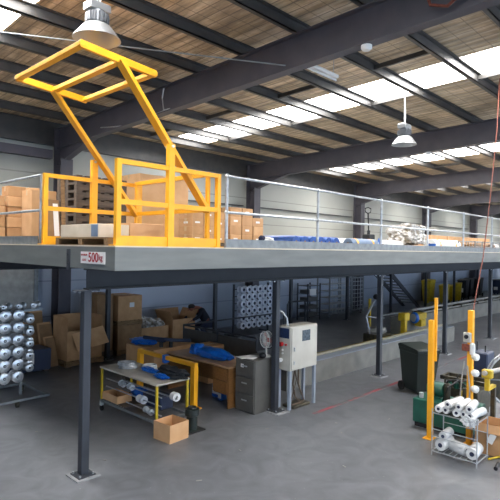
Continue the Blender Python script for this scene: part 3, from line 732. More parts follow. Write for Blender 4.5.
t = thing('parts_shelf', 'dark shelf unit with a white sheet left of the wide mesh rack', 'shelf', (15.75, 11.9, 0))
mb = MB()
for a in (0, .8):
    for b in (0, .5): mb.bb(a-.02, a+.02, b-.02, b+.02, 0, 1.45)
for k in range(5): mb.bb(0, .8, 0, .5, .15+k*.3, .17+k*.3)
mb.build('frame', 'steel', t)
MB().bb(.08, .5, -.03, -.022, 1.0, 1.25).build('white_sheet', 'paper', t)
for k in range(4): MB().bb(.08, .7, .05, .45, .171+k*.3, .30+k*.3).build('stored_tray', 'cabinet', t)

# stairs
t = thing('steel_stairs', 'dark steel stairs with open treads rising to the platform at the rear', 'stairs', (0, 0, 0))
xa, xb = 24.0, 20.15; za, zb = 0., 2.3
for y in (11.26, 12.08):
    MB().prism([(xa+.15, 0), (xa-.12, 0), (xb-.12, zb-.05), (xb-.12, zb+.12), (xb+.05, zb+.12)], 'y', y-.03, y+.03).build('stringer', 'steel', t)
for k in range(14):
    f = (k+.8)/14.6; x = xa+(xb-xa)*f; z = za+(zb-za)*f+.08
    MB().bb(x-.13, x+.13, 11.29, 12.05, z, z+.055).build('tread', 'galvdull', t)

# ------------------------------------------------------------ guard enclosure
t = thing('barrier_rail', 'low steel guard rail corner with a scuffed grey mesh panel', 'railing', (7.43, 9.17, 0))
MB().tube([(0, -2.3, 1.0), (0, 0, 1.0), (3.6, 0, 1.0)], .02).build('top_rail', 'steel', t, True)
for a, b in ((3.6, 0), (0, 0), (0, -2.3), (0, -1.15)): MB().tube([(a, b, 0), (a, b, 1.0)], .02).build('upright', 'steel', t, True)
MB().bb(-.008, .008, -2.28, -.03, .1, .93).build('side_panel', 'cabinet', t)
MB().bb(.03, 3.57, -.006, .006, .05, .5).build('rear_panel', 'steel', t)
t = thing('hoop_rail', 'dark hooped handrail standing behind the ivory control box', 'railing', (12.7, 10.4, 0))
MB().tube([(0, 0, 0), (0, 0, 1.0), (.06, 0, 1.08), (.75, -.1, 1.08), (.8, -.1, 1.0), (.8, -.1, 0)], .03).build('hoop', 'steel', t, True)

# bobbins
def bobbin_mesh(r, ln, seg=22):
    return MB().lathe([(r*.28, -ln/2), (r*.92, -ln/2), (r, -ln/2+.006), (r, -ln/2+.02), (r*.62, -ln/2+.04), (r*.62, ln/2-.04), (r, ln/2-.02), (r, ln/2-.006), (r*.92, ln/2), (r*.28, ln/2), (r*.28, -ln/2)], (0, 0, 0), (0, 1, 0), seg)
RG = 'polished bobbins on the wheeled rack at the left edge'
t0 = thing('metal_bobbin', 'polished metal bobbin facing out from the wheeled rack at the left edge', 'bobbin', (3.0, 8.95, .32), 0, RG)
bobbin_mesh(.098, .2).build('spool_body', 'chrome', t0, True)
MB().lathe([(.001, -.101), (.024, -.101), (.024, .101), (.001, .101)], (0, 0, 0), (0, 1, 0), 12).build('centre_bore', 'hole', t0, True)
first = True
for k in range(6):
    for i, x in enumerate((3.12, 3.34, 3.56)):
        loc = (x, 8.95, .52+k*.213)
        if first: t0.location = loc; first = False
        else: dup(t0, loc)
G2 = 'bare bobbins on the side of the left wheeled rack'
for k in range(5):
    for j in range(2):
        c = dup(t0, (3.80+j*.12, 9.05+j*.30, .62+k*.213), .0, 'darker bobbin with a deep hollow core at the side of the left wheeled rack', G2)
        c.scale = (.75, 1, .75)
for i in range(4):
    c = dup(t0, (3.15+i*.25, 9.0, 1.725), -.75, 'slanted bobbin lying in the top row of the left wheeled rack', 'slanted bobbins on top of the left wheeled rack')
    c.scale = (.62, 1.15, .62)
t = thing('bobbin_rack', 'wheeled steel rack carrying polished bobbins at the left edge', 'rack', (3.0, 9.06, 0))
mb = MB()
for x in (0., .72):
    for y in (.08, .75): mb.bb(x-.02, x+.02, y-.02, y+.02, .13, 1.66)
mb.bb(-.02, 1.02, .06, .1, 1.62, 1.66).bb(-.02, 1.02, -.12, -.08, 1.62, 1.66)
mb.build('uprights', 'galvdull', t)
MB().bb(-.05, 1.1, -.25, -.20, .1, .14).bb(-.05, 1.1, .80, .85, .1, .14).bb(-.05, 0, -.2, .8, .1, .14).bb(1.05, 1.1, -.2, .8, .1, .14).build('base_frame', 'galvdull', t)
mb = MB()
for k in range(6):
    z = .52+k*.213
    mb.bb(0., .72, .06, .1, z-.015, z+.015)
    for x in (.12, .34, .56): mb.cyl((x, -.22, z), (x, .1, z), .014)
mb.build('spindles', 'galv', t)
for x, y in ((.55, -.22), (1.02, .75), (.0, -.2), (.0, .8)):
    MB().cyl((x-.02, y, .05), (x+.02, y, .05), .05).bb(x-.03, x+.03, y-.02, y+.02, .06, .1).build('castor', 'rust', t, True)
# far bobbin rack
BG = 'white ended bobbins on the rack behind the guard rail corner'
t1 = thing('wire_bobbin', 'pale ringed bobbin on the tall rack behind the guard rail corner', 'bobbin', (11.45, 11.2, .3), 0, BG)
bobbin_mesh(.112, .20, 20).build('spool_body', 'bobbin', t1, True)
MB().lathe([(.001, -.112), (.05, -.112), (.05, -.10), (.001, -.10)], (0, 0, 0), (0, 1, 0), 12).build('centre_bore', 'navy', t1, True)
first = True
for k in range(6):
    for i in range(6):
        loc = (11.38+i*.25, 11.2, .36+k*.225)
        if first: t1.location = loc; first = False
        else: dup(t1, loc)
t = thing('bobbin_rack', 'tall fixed rack of ringed bobbins behind the guard rail corner', 'rack', (11.2, 11.34, 0))
mb = MB()
for x in (0, 1.62): mb.bb(x-.025, x+.025, 0, .05, 0, 1.65)
for k in range(6): mb.bb(0, 1.62, .0, .03, .35+k*.225, .375+k*.225)
for x in (0, 1.62): mb.bb(x-.03, x+.03, -.3, .4, 0, .04)
mb.build('frame', 'steel', t)

# ------------------------------------------------------------ back left cartons under the platform
pallet((7.38, 11.72, 0), (.75, .85), 'wooden pallet on the floor under the right kraft carton stack')
carton((7.38, 11.72, .131), (.72, .82, .62), 'lower kraft carton of the right tall stack by the rear wall', 0, 'carddark', None)
pallet((7.38, 11.72, .753), (.75, .85), 'wooden pallet between the two big kraft cartons of the right stack', h=.12)
c = carton((7.38, 11.72, .874), (.72, .82, .64), 'upper kraft carton with a white label in the right tall stack', 0, 'card', None)
MB().bb(-.02, .12, -.4135, -.411, .34, .46).build('paper_label', 'paper', c)
pallet((6.74, 11.78, 0), (.48, .7), 'wooden pallet under the left kraft carton stack behind the post', m='wooddark')
carton((6.74, 11.78, .131), (.46, .66, .6), 'lower dull carton of the left stack behind the steel post', 0, 'carddark', None, tape=False)
carton((6.74, 11.78, .733), (.46, .66, .84), 'upper dull carton of the left stack behind the steel post', 0, 'carddark', None, tape=False)
pallet((5.95, 11.35, 0), (.95, .8), 'wooden pallet under the open flapped carton')
t = thing('open_carton', 'big open carton with its front flap folded down on a pallet', 'box', (5.95, 11.35, .131))
MB().bb(-.44, .44, -.36, .36, 0, .01).bb(-.44, -.43, -.36, .36, .01, 1.0).bb(.43, .44, -.36, .36, .01, 1.0).bb(-.43, .43, .35, .36, .01, 1.0).bb(-.43, .43, -.36, -.35, .01, .68).build('box_body', 'card', t)
MB().bar((.06, -.365, .68), (.12, -.56, .30), .80, .008, up=(0, 1, 0)).build('folded_flap', 'card2', t)
for (x, y, w_, h_, l) in ((5.22, 11.95, .46, 1.22, 'tall flattened cardboard sheet leaning left of the dark wall column'), (5.36, 11.60, .30, .95, 'middle flattened cardboard sheet leaning beside the wall column'), (5.34, 11.30, .22, .66, 'short flattened cardboard sheet leaning nearest the big open carton')):
    t = thing('cardboard_sheet', l, 'cardboard', (x, y, 0), -.2)
    MB().bar((0, 0, 0), (-.08, .22, h_), w_, .02, up=(0, 1, 0)).build('sheet', 'card', t)
    MB().bar((.01, -.03, 0), (-.05, .18, h_*.96), w_*.9, .012, up=(0, 1, 0)).build('inner_sheet', 'carddark', t)
t = thing('navy_crate', 'dark blue crate with a white label beside the leaning cardboard', 'crate', (4.62, 11.25, 0))
MB().bb(-.5, .5, -.3, .3, .04, .5, .01).build('crate_body', 'bluebin', t)
MB().bb(-.22, .12, -.304, -.3, .2, .44).build('white_label', 'paper', t)
MB().bb(-.45, -.35, -.28, .28, 0, .04).bb(.35, .45, -.28, .28, 0, .04).build('runners', 'wooddark', t)
pallet((8.35, 11.9, 0), (.95, .8), 'wooden pallet under the open carton of clear bags')
c = open_carton((8.35, 11.9, .131), (.9, .72, .45), 'low open carton heaped with clear plastic bags', 0, 'card', (0, 0, 0, 0))
t = thing('plastic_bags', 'heap of clear crumpled plastic bags in the low open carton', 'bags', (8.35, 11.9, .3))
MB().blob((-.15, 0, .33), (.52, .6, .38), .4, 11).blob((.2, -.02, .3), (.5, .62, .3), .4, 14).build('bag_heap', 'filmgrey', t)
open_carton((9.35, 11.9, 0), (.82, .75, .72), 'open carton with raised back flap that the person leans over', 0, 'card', (1, 1, 0, 1), (.4, .5, .9, .25), .32)

# person crouching beside the carton
def skinned(name, pts, edges, rad, m, parent, root=0, sub=2):
    me = bpy.data.meshes.new(name); me.from_pydata(pts, edges, []); o = bpy.data.objects.new(name, me); COL.objects.link(o)
    sm = o.modifiers.new('skin', 'SKIN'); sm.use_smooth_shade = True
    for i, v in enumerate(me.skin_vertices[0].data):
        r = rad[i]; v.radius = r if isinstance(r, tuple) else (r, r); v.use_root = (i == root)
    ss = o.modifiers.new('sub', 'SUBSURF'); ss.levels = sub; ss.render_levels = sub
    bpy.context.view_layer.update()
    me2 = bpy.data.meshes.new_from_object(o.evaluated_get(bpy.context.evaluated_depsgraph_get()))
    bpy.data.objects.remove(o); p = bpy.data.objects.new(name, me2); COL.objects.link(p)
    me2.materials.clear(); me2.materials.append(K[m]); p.parent = parent
    for f in me2.polygons: f.use_smooth = True
    return p
P0 = (10.38, 11.72, 0)
t = thing('person', 'person in dark clothes crouching and reaching into an open carton', 'person', P0)
pts = [(.05, 0, .50), (-.08, 0, .66), (-.26, 0, .86), (-.42, 0, .98), (-.53, 0, 1.00), (-.62, 0, .97), (-.66, 0, .90),   # pelvis..head (leaning forward, -x)
       (-.38, -.19, .93), (-.50, -.22, .72), (-.72, -.18, .64), (-.80, -.17, .62),
       (-.38, .19, .93), (-.50, .22, .72), (-.72, .18, .64), (-.80, .17, .62),
       (.02, -.11, .47), (-.36, -.17, .40), (-.10, -.16, .09), (-.26, -.17, .04),
       (.02, .11, .47), (-.36, .17, .40), (-.10, .16, .09), (-.26, .17, .04)]
ed = [(0, 1), (1, 2), (2, 3), (3, 4), (4, 5), (5, 6), (3, 7), (7, 8), (8, 9), (9, 10), (3, 11), (11, 12), (12, 13), (13, 14), (0, 15), (15, 16), (16, 17), (17, 18), (0, 19), (19, 20), (20, 21), (21, 22)]
ra = [.13, .125, .135, .10, .055, .09, .075, .06, .045, .032, .028, .06, .045, .032, .028, .095, .065, .042, .035, .095, .065, .042, .035]
skinned('body', pts, ed, ra, 'skin', t)
for side in (-1, 1):
    hp = [(-.80, side*.17, .62)]; q = MB()
    for f in range(4): q.tube([(-.79, side*.17+(f-1.5)*.02, .62), (-.86, side*.17+(f-1.5)*.024, .60), (-.89-.006*(f in (1, 2)), side*.17+(f-1.5)*.024, .565)], .009, 6)
    q.tube([(-.79, side*.17-side*.02, .62), (-.83, side*.17-side*.05, .60), (-.86, side*.17-side*.05, .575)], .010, 6)
    q.build('fingers', 'skin', t, True)
skinned('shirt', [pts[i] for i in (0, 1, 2, 3, 7, 8, 9, 11, 12, 13)], [(0, 1), (1, 2), (2, 3), (3, 4), (4, 5), (5, 6), (3, 7), (7, 8), (8, 9)], [.15, .15, .16, .125, .08, .06, .045, .08, .06, .045], 'shirt', t)
skinned('trousers', [pts[i] for i in (0, 15, 16, 17, 19, 20, 21)], [(0, 1), (1, 2), (2, 3), (0, 4), (4, 5), (5, 6)], [.14, .115, .085, .06, .115, .085, .06], 'navy', t)
for side in (-1, 1): MB().blob((-.18, side*.165, .05), (.28, .10, .10), .03, 1, sub=3).build('shoe', 'blackp', t, True)
MB().blob((-.60, 0, 1.02), (.23, .18, .16), .05, 6, sub=3).build('hair', 'hair', t, True)
MB().tube([(-.70, -.02, .93), (-.735, 0, .915), (-.70, .02, .93)], .012, 6).blob((-.62, -.092, .95), (.05, .02, .06), 0, 1, 2).blob((-.62, .092, .95), (.05, .02, .06), 0, 1, 2).build('nose_and_ears', 'skin', t, True)
MB().blob((-.705, -.035, .965), (.02, .025, .018), 0, 1, 2).blob((-.705, .035, .965), (.02, .025, .018), 0, 1, 2).build('eyes', 'hair', t, True)
MB().blob((-.43, -.17, .83), (.12, .10, .22), .2, 5, sub=3).build('red_sleeve_band', 'redcloth', t, True)

# ------------------------------------------------------------ work area
# trolley table
t = thing('work_trolley', 'low wheeled table with a grey top and yellow legs', 'table', (4.48, 6.14, 0))
W_, D_ = .64, 1.62
MB().bb(0, W_, 0, D_, .725, .75, .003).build('table_top', 'tabletop', t)
for x, y in ((.03, .03), (.03, D_-.03), (W_-.03, .03), (W_-.03, D_-.03)):
    l = MB().bb(x-.016, x+.016, y-.016, y+.016, .17, .725).build('leg', 'yellow_old', t)
    MB().cyl((x-.015, y, .05), (x+.015, y, .05), .05, seg=18).build('castor_wheel', 'hole', l, True)
    MB().bb(x-.025, x+.025, y-.025, y+.025, .09, .165).build('castor_fork', 'galv', l)
MB().bb(.0, .03, .03, D_-.03, .165, .20).bb(W_-.03, W_, .03, D_-.03, .165, .20).bb(.03, W_-.03, 0.02, .05, .165, .20).bb(.03, W_-.03, D_-.05, D_-.02, .165, .20).build('lower_frame', 'galvdull', t)
for z in (.26, .40, .53):
    MB().cyl((.12, .03, z), (.12, .98 if z < .3 else D_-.03, z), .010).build('spool_bar', 'galv', t, True)
MB().cyl((.42, .03, .45), (.42, D_-.03, .45), .012).build('spool_bar', 'galv', t, True)
MB().bb(.04, W_-.04, .9, D_-.06, .20, .215).build('lower_shelf', 'wooddark', t)
MB().bb(.34, .60, .35, .85, .21, .42, .02).build('tool_box', 'bluebin', t)
def spool(x, y, z, r, ln, m, label, name='wire_spool', group=None):
    t = thing(name, label, 'spool', (x, y, z), 0, group)
    MB().lathe([(r*.3, -ln/2), (r, -ln/2), (r, -ln/2+.012), (r*.6, -ln/2+.014), (r*.6, ln/2-.014), (r, ln/2-.012), (r, ln/2), (r*.3, ln/2), (r*.3, -ln/2)], (0, 0, 0), (.15, 1, 0), 22).build('flanges', m, t, True)
    MB().lathe([(r*.62, -ln/2+.02), (r*.8, -ln/2+.02), (r*.8, ln/2-.02), (r*.62, ln/2-.02)], (0, 0, 0), (.15, 1, 0), 22).build('winding', m, t, True)
    return t
SG = 'spools on the bars below the trolley top'
for (x, y, z, r, ln, m, l) in ((4.60, 7.25, .53, .048, .12, 'chrome', 'silver spool under the left half of the trolley top'), (4.60, 7.0, .53, .048, .12, 'chrome', 'second silver spool under the left half of the trolley top'),
        (4.60, 6.74, .40, .058, .06, 'white', 'pale spool at the middle under the trolley top'), (4.60, 6.64, .40, .062, .05, 'chrome', 'shiny spool at the middle under the trolley top'),
        (4.60, 6.5, .26, .05, .2, 'chrome', 'long ridged silver spool low on the trolley'), (4.92, 6.29, .47, .066, .045, 'white', 'front white disc spool at the right end of the trolley'),
        (4.92, 6.23, .47, .066, .045, 'white', 'rear white disc spool at the right end of the trolley')):
    spool(x, y, z, r, ln, m, l)
open_carton((4.64, 7.46, .216), (.28, .46, .12), 'shallow open cardboard tray on the low trolley shelf', 0, 'card2', (0, 0, 0, 0))
t = thing('blue_cloth', 'blue plastic bundle on the lower trolley shelf', 'bundle', (4.96, 7.25, .216))
MB().blob((0, 0, .10), (.22, .5, .18), .2, 31).build('bundle_body', 'blue', t, True)
t = thing('wire_coil', 'shiny silver wire coil lying on the left end of the trolley top', 'coil', (4.78, 7.36, .75))
mb = MB()
for k in range(4): mb.torus((.012*math.sin(k*2), .01*k, .014+.024*k), .15-.008*(k % 2), .013, (.02*k, .02, 1), 36, 7)
mb.build('coil_rings', 'chrome', t, True)
t = thing('wire_coil', 'flat clear film coil beside the silver coil on the trolley top', 'coil', (5.02, 7.1, .75))
MB().torus((0, 0, .018), .12, .018, (0, 0, 1), 36, 8).torus((.01, 0, .045), .11, .014, (0, 0, 1), 36, 8).build('coil_rings', 'film', t, True)
t = thing('work_cloth', 'black cloth bundle on the right half of the trolley top', 'cloth', (4.98, 6.42, .75))
MB().blob((0, .0, .055), (.34, .62, .16), .45, 41, flat=True).build('cloth_body', 'black', t, True)
t = thing('work_cloth', 'blue glove bundle in front of the black cloth on the trolley top', 'cloth', (4.78, 6.42, .75))
MB().blob((0, 0, .032), (.16, .28, .08), .5, 43, flat=True).blob((.08, .42, .035), (.14, .4, .09), .4, 47, flat=True).build('cloth_body', 'blue', t, True)
# yellow guard goal
t = thing('guard_hoop', 'yellow square steel hoop barrier behind the trolley table', 'barrier', (5.72, 6.75, 0))
MB().bb(-.045, .045, -.05, .05, .012, .72).build('leg', 'yellow', t); MB().bb(-.045, .045, 1.58, 1.68, .012, .72).build('leg', 'yellow', t)
MB().bb(-.04, .04, -.05, 1.68, .72, .79, .004).build('cross_bar', 'yellow', t)
MB().bb(-.1, .1, -.1, .1, 0, .012).build('foot_plate', 'yellow', t); MB().bb(-.1, .1, 1.53, 1.73, 0, .012).build('foot_plate', 'yellow', t)
MB().bb(-.05, .05, .78, .86, .66, .80).build('blue_tape', 'blue', t)
# desk
t = thing('office_desk', 'brown wooden desk with a drawer pedestal beside the grey cabinet', 'desk', (6.12, 6.30, 0))
MB().bb(-.02, .72, -.02, 1.75, .70, .73, .003).build('desk_top', 'desktop', t)
MB().bb(0, .7, 0, .03, 0, .70).build('side_panel', 'desk', t); MB().bb(0, .7, 1.7, 1.73, 0, .70).build('side_panel', 'desk', t)
MB().bb(.62, .64, .03, 1.7, .2, .70).build('back_panel', 'desk', t)
p = MB().bb(.03, .6, .031, .42, .22, .70).build('pedestal', 'desk', t)
for k in range(2):
    dr = MB().bb(.0, .03, .05, .41, .25+k*.225, .455+k*.225, .003).build('drawer', 'desk', p)
t = thing('storage_bag', 'long bright blue plastic bag lying on the brown desk', 'bag', (6.42, 7.05, .73))
MB().blob((0, 0, .075), (.42, .98, .22), .22, 61, flat=True).blob((-.05, .38, .1), (.3, .3, .24), .3, 62, flat=True).build('bag_body', 'blue', t, True)
t = thing('detergent_jug', 'blue and white jug on the floor under the desk', 'jug', (6.5, 6.95, 0))
MB().bb(-.08, .08, -.12, .12, 0, .26, .02).build('jug_body', 'blue', t)
MB().lathe([(.001, 0), (.03, 0), (.03, .05), (.001, .05)], (0, .05, .26)).build('cap', 'white', t, True)
MB().bb(-.083, -.08, -.08, .09, .07, .18).build('label_patch', 'paper', t)
t = thing('detergent_jug', 'second blue jug right of the first under the desk', 'jug', (6.42, 6.77, 0))
MB().bb(-.07, .07, -.055, .055, 0, .17, .02).build('jug_body', 'blue', t); MB().bb(-.073, -.07, -.04, .04, .04, .13).build('label_patch', 'paper', t)
# low carton bench behind the hoop
pallet((6.5, 8.75, 0), (1.2, 1.1), 'wooden pallet under the workbench crate behind the yellow hoop', m='wooddark')
carton((6.5, 8.75, .131), (1.1, 1.0, .62), 'wide tan crate used as a bench behind the yellow hoop', 0, 'card', None, tape=False)
t = thing('blue_sheet', 'folded bright blue sheet hanging over the left of the bench crate', 'sheet', (6.2, 8.95, .751))
MB().blob((-.02, .0, .06), (.5, .6, .14), .3, 71, flat=True).build('sheet_body', 'blue', t, True)
t = thing('strapping_tool', 'long dark blue strapping tool lying across the bench crate', 'tool', (6.22, 8.3, .751))
MB().tube([(-.1, .55, .16), (-.05, .2, .17), (.1, -.15, .17), (.35, -.42, .17)], .035, 10).build('tool_bar', 'bluebin', t, True)
MB().blob((0, .1, .15), (.16, .3, .1), .1, 73).build('tool_grip', 'navy', t, True)
MB().bb(-.02, .04, .08, .13, -.0, .13).bb(.12, .18, -.06, -.01, -.0, .13).build('tool_stand', 'blackp', t)
carton((7.16, 7.98, 0), (.44, .46, .76), 'brown carton standing behind the desk', 0, 'card', None)
# grey filing cabinet
t = thing('filing_cabinet', 'dark grey filing cabinet between the desk and the steel post', 'cabinet', (6.2, 5.77, 0))
MB().bb(.02, .62, 0, .46, .0, .90, .004).build('carcass', 'cabinet', t)
for k in range(3):
    dr = MB().bb(0., .02, .015, .445, .03+k*.29, .305+k*.29, .003).build('drawer', 'cabinet', t)
    MB().bb(-.012, 0, .17, .29, .20+k*.29, .22+k*.29).build('handle', 'galv', dr)
MB().bb(-.004, 0, .25, .32, .76, .82).build('label_card', 'paper', t)
t = thing('paper_sheets', 'loose white papers on the filing cabinet', 'paper', (6.42, 6.05, .90))
MB().box((0, 0, .003), (.30, .21, .006), Matrix.Rotation(.3, 3, 'Z')).box((-.08, .05, .009), (.30, .21, .005), Matrix.Rotation(-.25, 3, 'Z')).build('sheets', 'paper', t)
t = thing('desk_fan', 'small round desk fan with a pinkish white face on the cabinet', 'fan', (6.66, 5.92, .90))
ax = Vector((-.55, -.83, 0)).normalized()
ax = Vector((-.94, .20, 0)).normalized()
MB().lathe([(.001, 0), (.09, 0), (.07, .03), (.001, .03)], seg=20).cyl((0, 0, .03), (0, 0, .16), .015).build('stand', 'white', t, True)
mb = MB()
for s in (-.035, .035): mb.torus(ax*s+Vector((0, 0, .30)), .145, .007, ax, 30, 6)
for k in range(30):
    a = k*PI/15; u = Vector((-ax.y, ax.x, 0))*math.cos(a)+Vector((0, 0, 1))*math.sin(a)
    for s in (-.04, .04): mb.bar(Vector((0, 0, .30))+ax*s, Vector((0, 0, .30))+ax*(s*.9)+u*.145, .004)
mb.build('guard_cage', 'white', t)
mb = MB()
for k in range(3):
    a = k*2*PI/3; u = Vector((-ax.y, ax.x, 0))*math.cos(a)+Vector((0, 0, 1))*math.sin(a)
    mb.bar(Vector((0, 0, .30))+u*.02, Vector((0, 0, .30))+u*.12, .075, .006, up=ax)
mb.build('blades', 'red', t)
t = thing('phone_handset', 'small black handset beside the desk fan', 'phone', (6.50, 5.86, .90))
MB().blob((0, 0, .05), (.1, .14, .1), .1, 81).build('handset_body', 'blackp', t, True)
# control box
t = thing('control_box', 'ivory electrical control box on tall grey legs beside the steel post', 'control box', (6.785, 5.48, 0))
MB().bb(0, .76, 0, .30, .69, 1.45, .006).build('enclosure', 'ivory', t)
d = MB().bb(.02, .74, -.02, 0, .71, 1.43, .004).build('door', 'ivory', t)
MB().bb(.30, .53, -.024, -.02, 1.18, 1.37).build('display', 'screen2', d)
MB().bb(.07, .09, -.04, -.02, 1.03, 1.10).bb(.07, .09, -.035, -.02, .80, .86).build('lock', 'galv', d)
MB().bb(-.006, 0, .03, .25, 1.25, 1.42).build('name_plate', 'screen', t)
MB().cyl((-.05, .19, 1.14), (0, .19, 1.14), .04).cyl((-.03, .09, 1.14), (0, .09, 1.14), .018).build('stop_button', 'red', t, True)
MB().cyl((-.02, .17, 1.04), (0, .17, 1.04), .018).cyl((-.02, .17, .98), (0, .17, .98), .018).cyl((-.08, .2, .86), (0, .2, .86), .035).build('knobs', 'white', t, True)
for x, y in ((.03, .03), (.73, .03), (.03, .27), (.73, .27)): MB().bb(x-.025, x+.025, y-.025, y+.025, .0195 if x < .1 else 0, .69).build('leg', 'greyblue', t)
MB().tube([(.1, .15, 1.45), (.09, .16, 1.58), (.0, .2, 1.7), (-.085, .2, 1.72)], .018).build('conduit', 'galv', t, True)
t = thing('cable_pile', 'tangle of dark cables and a flat plate under the control box', 'cables', (7.15, 5.62, 0))
MB().bb(-.22, .25, -.12, .14, 0, .05, .01).build('floor_plate', 'rust', t)
MB().tube([(-.05, 0, .68), (-.08, .02, .4), (0, .03, .15), (.1, .0, .05)], .014).tube([(.0, .05, .68), (.06, .05, .45), (-.05, .04, .2), (-.15, .02, .05)], .012).tube([(.05, 0, .68), (.02, -.02, .4), (.1, -.04, .2), (.22, 0, .06), (.0, -.08, .07), (-.2, -.05, .06)], .016).build('cable_loops', 'wooddark', t, True)
# carton and can on the floor
open_carton((4.60, 5.93, 0), (.36, .36, .26), 'small open cardboard box on the floor in front of the trolley', math.radians(4), 'card2', (0, 0, 0, 0), group=None)
t = thing('oil_can', 'dark green round can standing right of the small open cardboard box', 'can', (5.02, 5.96, 0))
MB().lathe([(.001, 0), (.115, 0), (.115, .02), (.085, .03), (.085, .22), (.11, .24), (.11, .33), (.06, .35), (.001, .35)], seg=22).build('can_body', 'binlid', t, True)
MB().torus((0, 0, .35), .06, .012, (0, 0, 1), 20, 6).build('handle_ring', 'blackp', t, True)
MB().bb(-.17, .16, -.14, .10, 0.0, .018, .004).build('tray', 'blackp', t)

# ------------------------------------------------------------ machinery bottom right
t = thing('hydraulic_unit', 'dark green hydraulic power unit on the floor behind the front yellow post', 'machine', (7.72, 2.76, 0))
MB().bb(0, .55, 0, .94, .07, .44, .01).build('tank', 'green', t)
MB().bb(.02, .53, .03, .91, 0, .07).build('plinth', 'blackp', t)
MB().lathe([(.001, -.13), (.10, -.13), (.12, -.10), (.12, .10), (.10, .13), (.001, .13)], (.3, .68, .58), (0, 1, 0), 20).bb(.24, .36, .60, .76, .44, .5).build('motor', 'green', t, True)
MB().cyl((.28, .50, .44), (.28, .50, .70), .05).cyl((.38, .25, .44), (.38, .25, .66), .045).bb(.15, .45, .1, .4, .44, .5).build('valve_block', 'rust', t, True)
MB().tube([(.3, .56, .58), (.3, .5, .75), (.35, .35, .78), (.4, .2, .65)], .015).tube([(.1, .5, .44), (.05, .4, .7), (.2, .3, .8), (.4, .2, .78), (.42, .22, .64)], .012).build('hoses', 'blackp', t, True)
MB().lathe([(.001, 0), (.035, 0), (.035, .08), (.001, .08)], (.12, .85, .44)).build('filler_cap', 'galv', t, True)
t = thing('winding_machine', 'cluttered dark winding machine with yellow bracket and pipes behind the trolley', 'machine', (8.6, 2.97, 0)); t.scale = (.72, .60, .76)
MB().bb(.1, .9, .1, 1.0, 0, .62, .02).bb(.2, .5, .2, .95, .62, .78, .01).build('machine_base', 'rust', t)
MB().bb(.1, .18, -.4, 1.15, .78, .86).bb(.5, .58, -.4, 1.15, .78, .86).bb(.1, .58, 1.07, 1.15, .78, .86).build('frame_bar', 'rust', t)
for y in (1.0, .3): MB().cyl((.1, y, 0), (.1, y, .8), .03).build('frame_leg', 'rust', t, True)
for a, b, c, d in (((.15, .7, .62), (.15, .7, .74), .07, 0), ((.12, .45, .62), (.12, .45, .8), .05, 0), ((.06, .9, .6), (.2, .9, .7), .06, 0)): MB().cyl(a, b, c).build('fitting', 'green', t, True)
MB().bb(.0, .1, .85, .98, .58, .68, .01).build('brass_fitting', 'yellow_old', t); MB().bb(-.02, .08, .42, .5, .5, .62, .01).build('brass_fitting', 'yellow_old', t)
MB().tube([(0, .9, .3), (-.05, .8, .6), (.1, .6, .95), (.3, .3, .9)], .015).tube([(0, .2, .1), (-.08, .15, .6), (0, .1, 1.0), (.2, .05, 1.05)], .014).build('hoses', 'blackp', t, True)
t = thing('electric_motor', 'dark blue boxy electric motor standing behind the right yellow post', 'motor', (9.42, 3.30, 0))
MB().bb(0, .36, -.17, .12, .46, 1.0, .02).build('motor_case', 'bluebin', t)
MB().bb(.03, .33, -.14, .09, 0, .46).build('pedestal', 'rust', t)
MB().cyl((.1, -.1, 1.0), (.1, -.1, 1.12), .012).build('lifting_eye', 'blackp', t, True)
MB().cyl((.2, .08, 1.0), (.2, .08, 1.16), .012).build('cable_gland', 'blackp', t, True)
t = thing('pipe_boom', 'worn pale pipe on a yellow bracket reaching right behind the post', 'pipe', (7.62, 2.60, 0))
MB().cyl((-.02, -.03, 1.06), (.66, -.13, 1.04), .035).build('pipe', 'weathered', t, True)
MB().bb(.02, .12, -.12, .02, .98, 1.10, .01).bb(.04, .10, -.08, -.02, .84, .98).bb(.04, .36, -.08, -.02, .80, .84).build('bracket', 'yellow_old', t)
MB().bb(.30, .36, -.08, -.02, 0, .80).build('stand', 'rust', t)
t = thing('reel_guard', 'large round clear reel with a pale rim at the right edge', 'reel', (8.62, 2.42, 0))
ax = Vector((-.80, -.60, 0)).normalized(); cz = Vector((0, 0, .80))
MB().torus(cz, .43, .016, ax, 56, 8).torus(cz+ax*-.1, .43, .012, ax, 56, 8).build('rim', 'galv', t, True)
MB().lathe([(.001, -.06), (.40, -.06), (.40, -.05), (.001, -.05)], cz, ax, 40).build('disc', 'rust', t, True)
MB().lathe([(.001, -.12), (.10, -.12), (.10, .03), (.001, .03)], cz, ax, 24).build('hub', 'binlid', t, True)
mb = MB()
for k in range(6):
    a = k*PI/3; u = Vector((-ax.y, ax.x, 0))*math.cos(a)+Vector((0, 0, 1))*math.sin(a); mb.bar(cz+u*.08, cz+u*.43, .018)
mb.build('spokes', 'galvdull', t)
MB().bb(-.04, .04, -.04, .04, 0, .74).bb(-.2, .2, -.2, .2, 0, .03).build('stand', 'rust', t)
